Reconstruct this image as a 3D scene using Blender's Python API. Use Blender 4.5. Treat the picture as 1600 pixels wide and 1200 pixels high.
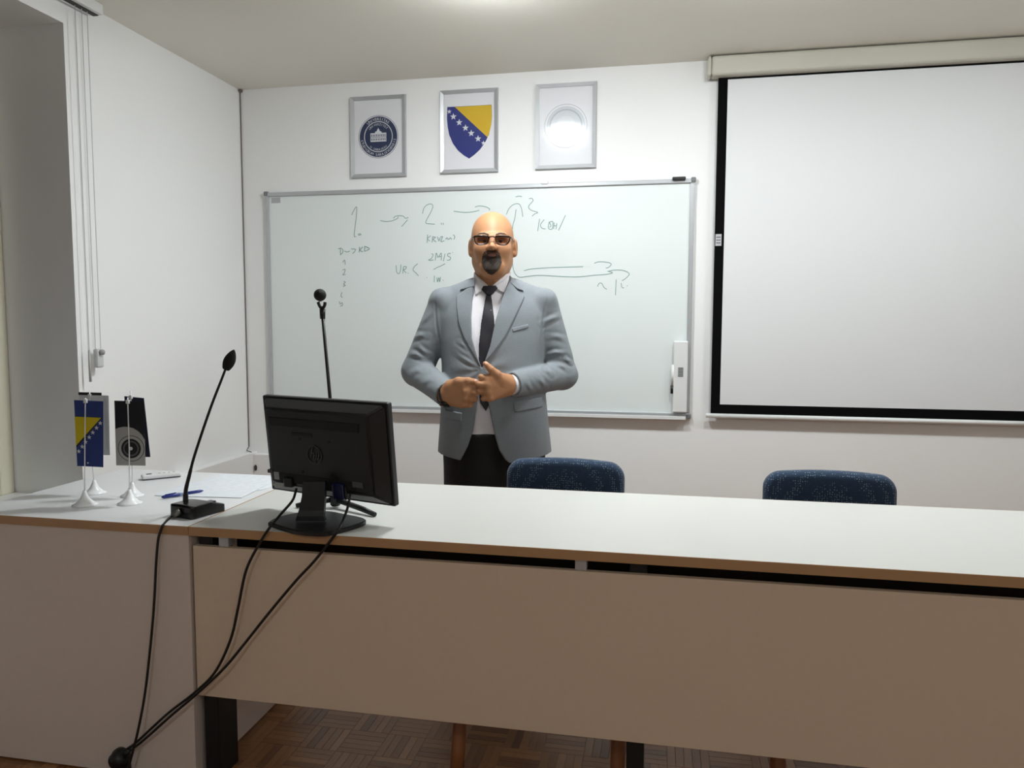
import bpy, bmesh, math, random
import numpy as np
from mathutils import Vector, Matrix
random.seed(7); np.random.seed(7)
for o in list(bpy.data.objects): bpy.data.objects.remove(o)
SC = bpy.context.scene; COL = SC.collection

# ------------------------------------------------------------------ camera
F_PX, YAW, PIT, ROL, CAM_H = 1178.25, .1946, .0802, .0027, 1.3144
_cy, _sy, _cp, _sp = math.cos(YAW), math.sin(YAW), math.cos(PIT), math.sin(PIT)
FW = np.array([-_sy*_cp, _cy*_cp, -_sp]); RT = np.array([_cy, _sy, 0.]); UP = np.cross(RT, FW)
_cr, _sr = math.cos(ROL), math.sin(ROL); RT, UP = RT*_cr+UP*_sr, UP*_cr-RT*_sr
CP = np.array([0, 0, CAM_H])
cd = bpy.data.cameras.new('camera'); cam = bpy.data.objects.new('camera', cd); COL.objects.link(cam)
cd.sensor_fit = 'HORIZONTAL'; cd.sensor_width = 36; cd.lens = F_PX/1600*36; cd.clip_start = .02
cam.matrix_world = Matrix(((RT[0], UP[0], -FW[0], 0), (RT[1], UP[1], -FW[1], 0), (RT[2], UP[2], -FW[2], CAM_H), (0, 0, 0, 1)))
SC.camera = cam
# ------------------------------------------------------------------ world, exposure, lamp power
w = bpy.data.worlds.new('world'); SC.world = w; w.use_nodes = True
w.node_tree.nodes['Background'].inputs[0].default_value = (.02, .025, .035, 1)
w.node_tree.nodes['Background'].inputs[1].default_value = .3
vs = SC.view_settings; vs.view_transform = 'Standard'; vs.look = 'None'; vs.gamma = 1; vs.use_curve_mapping = False
vs.exposure = 1.3
LAMP_POWER = 88.0                     # emission strength of the ceiling lamp diffusers
LAMPS = [(-.64, 2.80), (.42, 2.80), (1.48, 2.80)]   # over the strip behind the desk
FILL_LAMPS, FILL_POWER = [(-.64, -1.3), (1.55, -1.3)], .5   # unseen dimmed row added behind the camera to brighten desk front and ceiling

# ------------------------------------------------------------------ pixel -> place
def ray(u, v): return FW + RT*((u-800)/F_PX) - UP*((v-600)/F_PX)
def atY(u, v, Y): d = ray(u, v); return CP + d*(Y/d[1])
def atZ(u, v, Z): d = ray(u, v); return CP + d*((Z-CAM_H)/d[2])

# ------------------------------------------------------------------ materials
def lin(c):
    c = [x/255 for x in c]
    return tuple(x/12.92 if x <= .04045 else ((x+.055)/1.055)**2.4 for x in c)+(1,)
MATS = {}
def mat(name, rgb, rough=.5, metal=0, spec=.5, noise=0, nscale=20, bump=0, bscale=200, coat=0, bdist=.002, sheen=0):
    """principled material; rgb in sRGB 0-255; noise = relative colour variation; bump = fine relief"""
    if name in MATS: return MATS[name]
    m = bpy.data.materials.new(name); m.use_nodes = True; nt = m.node_tree; b = nt.nodes['Principled BSDF']
    b.inputs['Base Color'].default_value = lin(rgb); b.inputs['Roughness'].default_value = rough
    b.inputs['Metallic'].default_value = metal; b.inputs['Specular IOR Level'].default_value = spec
    b.inputs['Coat Weight'].default_value = coat; b.inputs['Coat Roughness'].default_value = .1
    if sheen: b.inputs['Sheen Weight'].default_value = sheen
    tc = nt.nodes.new('ShaderNodeTexCoord')
    if noise:
        n = nt.nodes.new('ShaderNodeTexNoise'); n.inputs['Scale'].default_value = nscale; n.inputs['Detail'].default_value = 4
        nt.links.new(tc.outputs['Object'], n.inputs['Vector'])
        mx = nt.nodes.new('ShaderNodeMixRGB'); l = lin(rgb)
        mx.inputs[1].default_value = tuple(min(1, x*(1-noise)) for x in l[:3])+(1,)
        mx.inputs[2].default_value = tuple(min(1, x*(1+noise)) for x in l[:3])+(1,)
        nt.links.new(n.outputs['Fac'], mx.inputs[0]); nt.links.new(mx.outputs[0], b.inputs['Base Color'])
    if bump:
        n2 = nt.nodes.new('ShaderNodeTexNoise'); n2.inputs['Scale'].default_value = bscale; n2.inputs['Detail'].default_value = 3
        nt.links.new(tc.outputs['Object'], n2.inputs['Vector'])
        bp = nt.nodes.new('ShaderNodeBump'); bp.inputs['Strength'].default_value = bump; bp.inputs['Distance'].default_value = bdist
        nt.links.new(n2.outputs['Fac'], bp.inputs['Height']); nt.links.new(bp.outputs[0], b.inputs['Normal'])
    MATS[name] = m; return m
def dots(m, rgb, scale, size, rnd=.5):
    """scatter small woven dots of another colour over a material"""
    nt = m.node_tree; b = nt.nodes['Principled BSDF']
    tc = nt.nodes.new('ShaderNodeTexCoord'); vo = nt.nodes.new('ShaderNodeTexVoronoi')
    vo.inputs['Scale'].default_value = scale; vo.inputs['Randomness'].default_value = rnd
    nt.links.new(tc.outputs['Object'], vo.inputs['Vector'])
    r = nt.nodes.new('ShaderNodeValToRGB'); r.color_ramp.elements[0].position = size; r.color_ramp.elements[1].position = size+.06
    r.color_ramp.elements[0].color = (1, 1, 1, 1); r.color_ramp.elements[1].color = (0, 0, 0, 1)
    nt.links.new(vo.outputs['Distance'], r.inputs[0])
    mx = nt.nodes.new('ShaderNodeMixRGB'); mx.inputs[2].default_value = lin(rgb)
    src = b.inputs['Base Color'].links
    if src: nt.links.new(src[0].from_socket, mx.inputs[1])
    else: mx.inputs[1].default_value = b.inputs['Base Color'].default_value
    nt.links.new(r.outputs[0], mx.inputs[0]); nt.links.new(mx.outputs[0], b.inputs['Base Color'])
    return m
def clear(name, tint=(255, 255, 255), rough=.05, fac=None, ior=1.45):
    """thin clear sheet: transparent with a fresnel gloss"""
    if name in MATS: return MATS[name]
    m = bpy.data.materials.new(name); m.use_nodes = True; nt = m.node_tree; nt.nodes.clear()
    o = nt.nodes.new('ShaderNodeOutputMaterial'); t = nt.nodes.new('ShaderNodeBsdfTransparent'); t.inputs[0].default_value = lin(tint)
    g = nt.nodes.new('ShaderNodeBsdfGlossy'); g.inputs['Roughness'].default_value = rough
    mx = nt.nodes.new('ShaderNodeMixShader')
    if fac is None:
        lw = nt.nodes.new('ShaderNodeLayerWeight'); lw.inputs[0].default_value = .5
        pw = nt.nodes.new('ShaderNodeMath'); pw.operation = 'POWER'; pw.inputs[1].default_value = 4; nt.links.new(lw.outputs['Facing'], pw.inputs[0])
        ma = nt.nodes.new('ShaderNodeMath'); ma.operation = 'MULTIPLY_ADD'; ma.inputs[1].default_value = .8; ma.inputs[2].default_value = .024
        nt.links.new(pw.outputs[0], ma.inputs[0]); nt.links.new(ma.outputs[0], mx.inputs[0])
    else: mx.inputs[0].default_value = fac
    nt.links.new(t.outputs[0], mx.inputs[1]); nt.links.new(g.outputs[0], mx.inputs[2]); nt.links.new(mx.outputs[0], o.inputs[0])
    MATS[name] = m; return m

M_WALL = mat('wall_paint', (240, 240, 239), .85, spec=.2, noise=.02, nscale=1.5, bump=.15, bscale=60)
M_CEIL = mat('ceiling_paint', (236, 233, 224), .9, spec=.2, noise=.015, nscale=1)
M_LAM = mat('white_laminate', (208, 208, 203), .42, noise=.015, nscale=6)
M_LAM2 = mat('cool_white_laminate', (228, 229, 230), .42, noise=.015, nscale=6)
M_PANEL = mat('beige_laminate', (218, 196, 172), .5, noise=.03, nscale=60)
M_PANEL2 = mat('greige_laminate', (216, 201, 190), .5, noise=.03, nscale=60)
M_EDGE = mat('beech_edge', (178, 138, 98), .5, noise=.12, nscale=9)
M_BLACK = mat('black_plastic', (18, 18, 20), .42, bump=.1, bscale=600)
M_BLACKG = mat('black_gloss', (12, 12, 13), .25)
M_STEELB = mat('black_steel', (11, 12, 13), .5)
M_ALU = mat('brushed_aluminium', (188, 190, 193), .42, metal=.5, noise=.04, nscale=30)
M_WHITEP = mat('white_plastic', (228, 229, 228), .4)
M_CABLE = mat('cable_rubber', (16, 14, 14), .5)
M_WOODC = mat('chair_beech', (150, 92, 52), .45, noise=.2, nscale=14)

# ------------------------------------------------------------------ object helpers
def link(o): COL.objects.link(o); return o
def tag(o, label=None, cat=None, group=None, kind=None):
    if label: o['label'] = label
    if cat: o['category'] = cat
    if group: o['group'] = group
    if kind: o['kind'] = kind
    return o
def empty(name, loc=(0, 0, 0), rz=0):
    e = bpy.data.objects.new(name, None); e.empty_display_size = .05
    e.location = loc; e.rotation_euler = (0, 0, rz); return link(e)
def root_inv(p):
    while p.parent: p = p.parent
    return (Matrix.Translation(p.location) @ p.rotation_euler.to_matrix().to_4x4()).inverted()
def obj(name, vf, m, parent=None, smooth=False, local=False, loc=None):
    """vf = (verts, faces) in world coordinates (or in the root's own with local=True) -> ONE mesh object"""
    V, Fc = vf; V = np.asarray(V, float)
    me = bpy.data.meshes.new(name)
    if parent is not None and not local:
        A = np.array(root_inv(parent)); V = V@A[:3, :3].T + A[:3, 3]
    if parent is None and loc is not None: V = V-np.asarray(loc, float)
    me.from_pydata(V.tolist(), [], [list(map(int, f)) for f in Fc]); me.update()
    if m is not None: me.materials.append(m)
    if smooth: me.polygons.foreach_set('use_smooth', [True]*len(me.polygons))
    o = bpy.data.objects.new(name, me); link(o)
    if parent is not None: o.parent = parent
    elif loc is not None: o.location = loc
    return o
def smooth_by_angle(o, ang=.7):
    me = o.data; me.polygons.foreach_set('use_smooth', [True]*len(me.polygons))
    bm = bmesh.new(); bm.from_mesh(me)
    for e in bm.edges:
        if len(e.link_faces) == 2 and e.calc_face_angle(0) > ang: e.smooth = False
    bm.to_mesh(me); bm.free(); return o
def merge(*parts):
    V = []; Fc = []; n = 0
    for v, f in parts:
        v = np.asarray(v, float); V.append(v); Fc += [[i+n for i in q] for q in f]; n += len(v)
    return np.vstack(V), Fc
def box(x0, x1, y0, y1, z0, z1, bev=0, seg=2):
    bm = bmesh.new(); bmesh.ops.create_cube(bm, size=1)
    for v in bm.verts: v.co = ((x0+x1)/2+v.co.x*(x1-x0), (y0+y1)/2+v.co.y*(y1-y0), (z0+z1)/2+v.co.z*(z1-z0))
    if bev: bmesh.ops.bevel(bm, geom=bm.edges[:], offset=bev, segments=seg, affect='EDGES', profile=.5)
    r = bm_out(bm); return r
def bm_out(bm):
    bm.verts.index_update(); r = (np.array([v.co[:] for v in bm.verts]), [[v.index for v in f.verts] for f in bm.faces]); bm.free(); return r
def xf(vf, M):
    A = np.array(M); return np.asarray(vf[0])@A[:3, :3].T+A[:3, 3], vf[1]
def frame(o, ex, ey, ez):
    return Matrix(((ex[0], ey[0], ez[0], o[0]), (ex[1], ey[1], ez[1], o[1]), (ex[2], ey[2], ez[2], o[2]), (0, 0, 0, 1)))
def prism(pts, h0, h1):
    """polygon in local xy extruded from z=h0 to z=h1"""
    n = len(pts); V = [(x, y, h0) for x, y in pts]+[(x, y, h1) for x, y in pts]
    a = sum(pts[i][0]*pts[(i+1) % n][1]-pts[(i+1) % n][0]*pts[i][1] for i in range(n))
    idx = list(range(n)) if a > 0 else list(range(n))[::-1]
    Fc = [idx[::-1], [i+n for i in idx]]
    for k in range(n):
        i, j = idx[k], idx[(k+1) % n]; Fc.append([i, j, j+n, i+n])
    return np.array(V, float), Fc
def spline(P, n=8):
    P = [np.asarray(p, float) for p in P]; Q = [2*P[0]-P[1]]+P+[2*P[-1]-P[-2]]; out = []
    for i in range(1, len(Q)-2):
        for t in np.linspace(0, 1, n, endpoint=False):
            a, b, c, d = Q[i-1:i+3]
            out.append(.5*((2*b)+(c-a)*t+(2*a-5*b+4*c-d)*t*t+(3*b-a-3*c+d)*t**3))
    out.append(P[-1]); return np.array(out)
def tube(P, r, n=10, closed=False, cap=True):
    P = np.asarray(P, float); N = len(P); rr = np.full(N, r, float) if np.isscalar(r) else np.asarray(r, float)
    T = np.gradient(P, axis=0)
    if closed: T = np.roll(P, -1, 0)-np.roll(P, 1, 0)
    T /= np.linalg.norm(T, axis=1)[:, None]+1e-12
    a = np.array([0, 0, 1.]) if abs(T[0][2]) < .9 else np.array([1., 0, 0])
    V = []
    for i in range(N):
        a = a-T[i]*(a@T[i]); a /= np.linalg.norm(a); b = np.cross(T[i], a)
        for k in range(n):
            t = 2*math.pi*k/n; V.append(P[i]+rr[i]*(a*math.cos(t)+b*math.sin(t)))
    Fc = []
    for i in range(N if closed else N-1):
        j = (i+1) % N
        for k in range(n): Fc.append([i*n+k, i*n+(k+1) % n, j*n+(k+1) % n, j*n+k])
    if cap and not closed: Fc += [list(range(n))[::-1], [(N-1)*n+k for k in range(n)]]
    return np.array(V), Fc
def lathe(prof, c=(0, 0, 0), n=28):
    V = []; Fc = []; m = len(prof)
    for k in range(n):
        t = 2*math.pi*k/n
        for r, z in prof: V.append((c[0]+r*math.cos(t), c[1]+r*math.sin(t), c[2]+z))
    for k in range(n):
        for i in range(m-1): Fc.append([k*m+i, (k+1) % n*m+i, (k+1) % n*m+i+1, k*m+i+1])
    if prof[0][0] > 1e-6: Fc.append([k*m for k in range(n)][::-1])
    if prof[-1][0] > 1e-6: Fc.append([k*m+m-1 for k in range(n)])
    return np.array(V), Fc
def circ(cx, cy, r, n=40, a0=0, a1=2*math.pi, ry=None):
    ry = r if ry is None else ry
    return [(cx+r*math.cos(a0+(a1-a0)*k/n), cy+ry*math.sin(a0+(a1-a0)*k/n)) for k in range(n if abs(a1-a0-2*math.pi) < 1e-6 else n+1)]
def ring(cx, cy, r0, r1, h0, h1, n=48):
    V = []; Fc = []
    for k in range(n):
        c, s = math.cos(2*math.pi*k/n), math.sin(2*math.pi*k/n)
        V += [(cx+r0*c, cy+r0*s, h0), (cx+r1*c, cy+r1*s, h0), (cx+r1*c, cy+r1*s, h1), (cx+r0*c, cy+r0*s, h1)]
    for k in range(n):
        a, b = 4*k, 4*((k+1) % n)
        for i in range(4): j = (i+1) % 4; Fc.append([a+i, b+i, b+j, a+j][::-1])
    return np.array(V), Fc
def stroke(P, wd, h0, h1):
    """flat ribbon along a 2-D polyline"""
    P = np.asarray(P, float)
    if len(P) == 1: P = np.vstack([P[0]-(wd*.6, 0), P[0]+(wd*.6, 0)])
    T = np.gradient(P, axis=0); T /= np.linalg.norm(T, axis=1)[:, None]+1e-12
    N = np.stack([-T[:, 1], T[:, 0]], 1)*wd/2; n = len(P)
    V = [(*p, h) for h in (h0, h1) for p in np.vstack([P-N, P+N])]
    Fc = []
    for i in range(n-1):
        a, b, c, d = i, i+1, n+i+1, n+i
        Fc += [[2*n+a, 2*n+b, 2*n+c, 2*n+d], [d, c, b, a], [a, b, 2*n+b, 2*n+a], [c, d, 2*n+d, 2*n+c]]
    Fc += [[0, 2*n, 3*n, n], [n-1, 2*n-1, 4*n-1, 3*n-1]]
    return np.array(V, float), Fc
def copy_tree(o, parent=None):
    c = o.copy(); COL.objects.link(c); c.parent = parent
    for ch in list(o.children): copy_tree(ch, c)
    return c

# ------------------------------------------------------------------ implicit surfaces (for bodies, cloth and cushions)
class Grid:
    def __init__(s, xs, ys, zs):
        s.ax = [np.asarray(a, np.float32) for a in (xs, ys, zs)]
        s.F = np.full([len(a) for a in s.ax], 1., np.float32)
    def sl(s, lo, hi):
        return tuple(slice(max(0, int(np.searchsorted(a, l))-1), int(np.searchsorted(a, h))+1) for a, l, h in zip(s.ax, lo, hi))
    def xyz(s, q): return s.ax[0][q[0]][:, None, None], s.ax[1][q[1]][None, :, None], s.ax[2][q[2]][None, None, :]
    def add(s, fn, lo, hi, k=0., m=.02):
        q = s.sl(np.array(lo)-k-m, np.array(hi)+k+m)
        if 0 in s.F[q].shape: return
        s.F[q] = smin(s.F[q], fn(*s.xyz(q)), k)
    def cut(s, fn, lo, hi, k=0.):
        q = s.sl(np.array(lo)-k, np.array(hi)+k)
        if 0 in s.F[q].shape: return
        s.F[q] = -smin(-s.F[q], fn(*s.xyz(q)), k)
    def cap(s, a, b, r0, r1, k=0., **kw):
        a = np.array(a, float); b = np.array(b, float); r = max(r0, r1)
        s.add(lambda X, Y, Z: capsule(X, Y, Z, a, b, r0, r1), np.minimum(a, b)-r, np.maximum(a, b)+r, k, **kw)
    def ell(s, c, r, k=0.):
        c = np.array(c, float); r = np.array(r, float); s.add(lambda X, Y, Z: ellip(X, Y, Z, c, r), c-r, c+r, k)
    def uncap(s, a, b, r0, r1, k=0.):
        a = np.array(a, float); b = np.array(b, float); r = max(r0, r1)
        s.cut(lambda X, Y, Z: capsule(X, Y, Z, a, b, r0, r1), np.minimum(a, b)-r, np.maximum(a, b)+r, k)
    def unell(s, c, r, k=0.):
        c = np.array(c, float); r = np.array(r, float); s.cut(lambda X, Y, Z: ellip(X, Y, Z, c, r), c-r, c+r, k)
    def mesh(s): return surfnet(s.F, *s.ax)
def smin(a, b, k):
    if k <= 0: return np.minimum(a, b)
    h = np.maximum(k-np.abs(a-b), 0)/k
    return np.minimum(a, b)-h*h*k*.25
def capsule(X, Y, Z, a, b, r0, r1):
    d = b-a; L = float(d@d)+1e-12
    t = np.clip(((X-a[0])*d[0]+(Y-a[1])*d[1]+(Z-a[2])*d[2])/L, 0, 1)
    return np.sqrt((X-a[0]-t*d[0])**2+(Y-a[1]-t*d[1])**2+(Z-a[2]-t*d[2])**2)-(r0+(r1-r0)*t)
def ellip(X, Y, Z, c, r):
    x, y, z = X-c[0], Y-c[1], Z-c[2]
    k0 = np.sqrt((x/r[0])**2+(y/r[1])**2+(z/r[2])**2); k1 = np.sqrt((x/r[0]**2)**2+(y/r[1]**2)**2+(z/r[2]**2)**2)+1e-9
    return k0*(k0-1)/k1
def loft(tab, n=2.4):
    """stack of super-elliptic sections: rows (z, cx, cy, rx, ry)"""
    T = np.array(tab, float); zz = np.linspace(T[0, 0], T[-1, 0], 161); sg = .016/(zz[1]-zz[0])+1e-6
    kk = np.exp(-.5*(np.arange(-40, 41)/sg)**2); kk /= kk.sum()
    cols = [np.convolve(np.pad(np.interp(zz, T[:, 0], T[:, i]), 40, mode='reflect', reflect_type='odd'), kk, 'valid') for i in range(1, 5)]
    T = np.stack([zz]+cols, 1)
    def fn(X, Y, Z):
        cx, cy, rx, ry = (np.interp(Z, T[:, 0], T[:, i]) for i in range(1, 5))
        e = (np.abs((X-cx)/rx)**n+np.abs((Y-cy)/ry)**n)**(1/n)
        return np.maximum((e-1)*np.minimum(rx, ry), np.maximum(T[0, 0]-Z, Z-T[-1, 0]))
    lo = [(T[:, 1]-T[:, 3]).min(), (T[:, 2]-T[:, 4]).min(), T[0, 0]]; hi = [(T[:, 1]+T[:, 3]).max(), (T[:, 2]+T[:, 4]).max(), T[-1, 0]]
    return fn, lo, hi
def polysdf(X, Z, P):
    P = np.asarray(P, float); d = np.full(np.broadcast(X, Z).shape, 1e9); s = np.ones_like(d); n = len(P)
    for i in range(n):
        a, b = P[i], P[i-1]; ex, ez = b-a; wx, wz = X-a[0], Z-a[1]
        t = np.clip((wx*ex+wz*ez)/(ex*ex+ez*ez+1e-12), 0, 1)
        d = np.minimum(d, (wx-ex*t)**2+(wz-ez*t)**2)
        c = np.stack(np.broadcast_arrays(Z >= a[1], Z < b[1], ex*wz > ez*wx))
        s = np.where(c.all(0) | (~c).all(0), -s, s)
    return (s*np.sqrt(d)).astype(np.float32)
def rbox(X, Y, Z, c, h, r):
    qx, qy, qz = np.abs(X-c[0])-h[0]+r, np.abs(Y-c[1])-h[1]+r, np.abs(Z-c[2])-h[2]+r
    return np.sqrt(np.maximum(qx, 0)**2+np.maximum(qy, 0)**2+np.maximum(qz, 0)**2)+np.minimum(np.maximum(qx, np.maximum(qy, qz)), 0)-r
def surfnet(F, xs, ys, zs):
    S = F < 0; nx, ny, nz = F.shape; cnt = np.zeros((nx-1, ny-1, nz-1), np.uint8)
    for a in (0, 1):
        for b in (0, 1):
            for c in (0, 1): cnt += S[a:nx-1+a, b:ny-1+b, c:nz-1+c]
    C = np.argwhere((cnt > 0) & (cnt < 8))
    if len(C) == 0: return np.zeros((0, 3)), []
    idx = np.full(cnt.shape, -1, np.int32); idx[C[:, 0], C[:, 1], C[:, 2]] = np.arange(len(C))
    ax = (xs, ys, zs); P = np.zeros((len(C), 3)); K = np.zeros(len(C))
    offs = [(a, b, c) for a in (0, 1) for b in (0, 1) for c in (0, 1)]
    for o in offs:
        for d in range(3):
            if o[d]: continue
            p = C+np.array(o); q = p.copy(); q[:, d] += 1
            f0 = F[p[:, 0], p[:, 1], p[:, 2]]; f1 = F[q[:, 0], q[:, 1], q[:, 2]]; mk = (f0 < 0) != (f1 < 0)
            t = np.where(mk, f0/np.where(mk, f0-f1, 1), 0)
            for e in range(3):
                A = ax[e][p[:, e]]; B = ax[e][q[:, e]]; P[:, e] += np.where(mk, A+(B-A)*t, 0)
            K += mk
    P /= K[:, None]; Q = []
    for d in range(3):
        a = [slice(None)]*3; b = [slice(None)]*3; a[d] = slice(0, -1); b[d] = slice(1, None)
        cr = S[tuple(a)] != S[tuple(b)]; E = np.argwhere(cr); e, f = (d+1) % 3, (d+2) % 3
        E = E[(E[:, e] > 0) & (E[:, f] > 0) & (E[:, e] < F.shape[e]-1) & (E[:, f] < F.shape[f]-1)]
        def c(de, df):
            G = E.copy(); G[:, e] += de; G[:, f] += df; return idx[G[:, 0], G[:, 1], G[:, 2]]
        q = np.stack([c(-1, -1), c(0, -1), c(0, 0), c(-1, 0)], 1)
        fl = ~S[E[:, 0], E[:, 1], E[:, 2]]; q[fl] = q[fl][:, ::-1]; Q.append(q)
    return P, np.vstack(Q)

# =================================================================== THE ROOM
YW, XL, ZC = 3.953, -2.334, 2.61
XR, YR = 3.1, -3.2
def struct(o): o['kind'] = 'structure'; return o
wall_back = struct(tag(obj('wall_back', box(XL-.5, XR+.2, YW, YW+.2, 0, ZC), M_WALL), 'white painted front wall behind the whiteboard', 'wall'))
NY0, NY1, NZ0, NZ1, NX = -1.0, 2.675, .595, 2.49, XL-.36
wl = merge(box(NX-.1, XL, NY1, YW, 0, ZC), box(NX-.1, XL, NY0, NY1, 0, NZ0), box(NX-.1, XL, NY0, NY1, NZ1, ZC), box(NX-.1, XL, YR, NY0, 0, ZC))
wall_left = struct(tag(obj('wall_left', wl, M_WALL), 'white painted side wall with a deep window recess', 'wall'))
struct(tag(obj('wall_right', box(XR, XR+.2, YR, YW, 0, ZC), M_WALL), 'white painted wall on the right of the room', 'wall'))
struct(tag(obj('wall_rear', box(XL-.5, XR+.2, YR-.2, YR, 0, ZC), M_WALL), 'painted wall at the back of the room', 'wall'))
struct(tag(obj('ceiling', box(XL-.5, XR+.2, YR-.2, YW+.2, ZC, ZC+.15), M_CEIL), 'plain off-white ceiling', 'ceiling'))

# window in the recess (mostly outside the frame)
win = struct(tag(empty('window_1', (NX, 1.0, NZ0)), 'white framed window deep in the side wall recess', 'window'))
for a, b, c, d in ((NY0, NY0+.07, NZ0, NZ1), (NY1-.07, NY1, NZ0, NZ1), (NY0+.07, NY1-.07, NZ0, NZ0+.07), (NY0+.07, NY1-.07, NZ1-.07, NZ1), (.8, .88, NZ0+.07, NZ1-.07)):
    obj('window_frame', box(NX-.03, NX+.03, a, b, c, d, .006), mat('window_frame_paint', (222, 216, 196), .5), win)
for a, b in ((NY0+.07, .8), (.88, NY1-.07)):
    obj('pane', box(NX-.006, NX, a, b, NZ0+.07, NZ1-.07), clear('night_glass', (90, 100, 120), .02, .12), win)
struct(tag(obj('trim_1', box(NX+.03, XL+.03, NY0, NY1, NZ0-.03, NZ0+.004, .004), M_WHITEP), 'white window sill board in the recess', 'window sill'))
# low boxed duct in the room corner
tr = struct(tag(empty('trim_2', (XL, YW, 0)), 'low white boxed duct in the corner behind the side desk', 'duct'))
obj('duct_box', merge(box(XL, XL+.055, 3.25, YW, .05, .575, .004), box(XL+.055, -1.98, YW-.05, YW, .05, .565, .004)), M_WALL, tr)
c = atY(399, 731, YW-.055)
obj('cable_hole', xf(prism(circ(0, 0, .008, 20, ry=.017), 0, .006), frame((c[0], YW-.05, c[2]), (1, 0, 0), (0, 0, 1), (0, -1, 0))), mat('dark_hole', (70, 66, 62), .8), tr)

# ---- floor: mosaic parquet, squares of five strips laid crosswise
fl = obj('floor', box(XL-.5, XR+.2, YR-.2, YW+.2, -.1, -.006), mat('parquet_joint', (92, 62, 40), .8))
struct(tag(fl, 'brown mosaic parquet floor', 'floor'))
mw = bpy.data.materials.new('parquet_wood'); mw.use_nodes = True; nt = mw.node_tree; b = nt.nodes['Principled BSDF']
ge = nt.nodes.new('ShaderNodeNewGeometry'); oi = nt.nodes.new('ShaderNodeObjectInfo'); ad = nt.nodes.new('ShaderNodeMath'); ad.operation = 'ADD'
frn = nt.nodes.new('ShaderNodeMath'); frn.operation = 'FRACT'; rp = nt.nodes.new('ShaderNodeValToRGB')
nt.links.new(ge.outputs['Random Per Island'], ad.inputs[0]); nt.links.new(oi.outputs['Random'], ad.inputs[1]); nt.links.new(ad.outputs[0], frn.inputs[0])
cr = rp.color_ramp; cr.elements[0].color = lin((126, 82, 46)); cr.elements[1].color = lin((180, 128, 80))
e = cr.elements.new(.3); e.color = lin((154, 104, 60)); e = cr.elements.new(.7); e.color = lin((162, 112, 66))
nz = nt.nodes.new('ShaderNodeTexNoise'); nz.inputs['Scale'].default_value = 70; nz.inputs['Detail'].default_value = 5
tc = nt.nodes.new('ShaderNodeTexCoord'); nt.links.new(tc.outputs['Object'], nz.inputs['Vector'])
ml = nt.nodes.new('ShaderNodeMixRGB'); ml.blend_type = 'MULTIPLY'; ml.inputs[0].default_value = .35
nt.links.new(frn.outputs[0], rp.inputs[0]); nt.links.new(rp.outputs[0], ml.inputs[1]); nt.links.new(nz.outputs['Fac'], ml.inputs[2]); nt.links.new(ml.outputs[0], b.inputs['Base Color'])
b.inputs['Roughness'].default_value = .38
SQ, NS = .125, 5; SWD = SQ/NS
def strip_vf(lx, ly):
    g = .0003; e = .0006
    bx, by = lx/2-g, ly/2-g
    V = [(-bx, -by, -.006), (bx, -by, -.006), (bx, by, -.006), (-bx, by, -.006), (-bx, -by, -e), (bx, -by, -e), (bx, by, -e), (-bx, by, -e),
         (-bx+e, -by+e, 0), (bx-e, -by+e, 0), (bx-e, by-e, 0), (-bx+e, by-e, 0)]
    Fc = [[8, 9, 10, 11]]
    for i in range(4): j = (i+1) % 4; Fc += [[i, j, j+4, i+4], [i+4, j+4, j+8, i+8]]
    return np.array(V), Fc
sx_vf, sy_vf = strip_vf(SQ, SWD), strip_vf(SWD, SQ)
spots = []
for ix in range(int((XR-XL)/SQ)+1):
    for iy in range(int((YW-(-1.6))/SQ)+1):
        x0, y0 = XL+ix*SQ, YW-(iy+1)*SQ
        for s in range(NS):
            if (ix+iy) % 2: spots.append((x0+SQ/2, y0+(s+.5)*SWD, 0))
            else: spots.append((x0+(s+.5)*SWD, y0+SQ/2, 1))
def seen(x, y):   # strips in view below the desk panel or in front of the side desk
    v = np.array([x, y, 0])-CP; k = v@FW
    if k < .2: return False
    u, q = 800+F_PX*(v@RT)/k, 600-F_PX*(v@UP)/k
    return (-40 < u < 330 and 1165 < q < 1215 and y < 1.87) or (340 < u < 1330 and 1095 < q < 1215 and x > -1.3 and q > 1075+(u-330)*.105)
vis = [s for s in spots if seen(s[0], s[1])]
vis = sorted(vis, key=lambda s: s[1])[:300]; vs_ = set(vis)
ms = []
for nm, vf in (('plank', sx_vf), ('plank', sy_vf)):
    me = bpy.data.meshes.new(nm); me.from_pydata(vf[0].tolist(), [], vf[1]); me.materials.append(mw); ms.append(me)
for x, y, k in vis:
    o = bpy.data.objects.new('plank', ms[k]); COL.objects.link(o); o.location = (x, y, 0); o.parent = fl
rest = [s for s in spots if s not in vs_]
V = np.vstack([(sx_vf, sy_vf)[k][0]+(x, y, 0) for x, y, k in rest]); Fb = np.array([f for f in sx_vf[1]]); nv = len(sx_vf[0])
Fc = (Fb[None]+(np.arange(len(rest))*nv)[:, None, None]).reshape(-1, 4)
tag(obj('plank_field', (V, Fc), mw, fl), 'rest of the parquet strips', kind='stuff')

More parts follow.
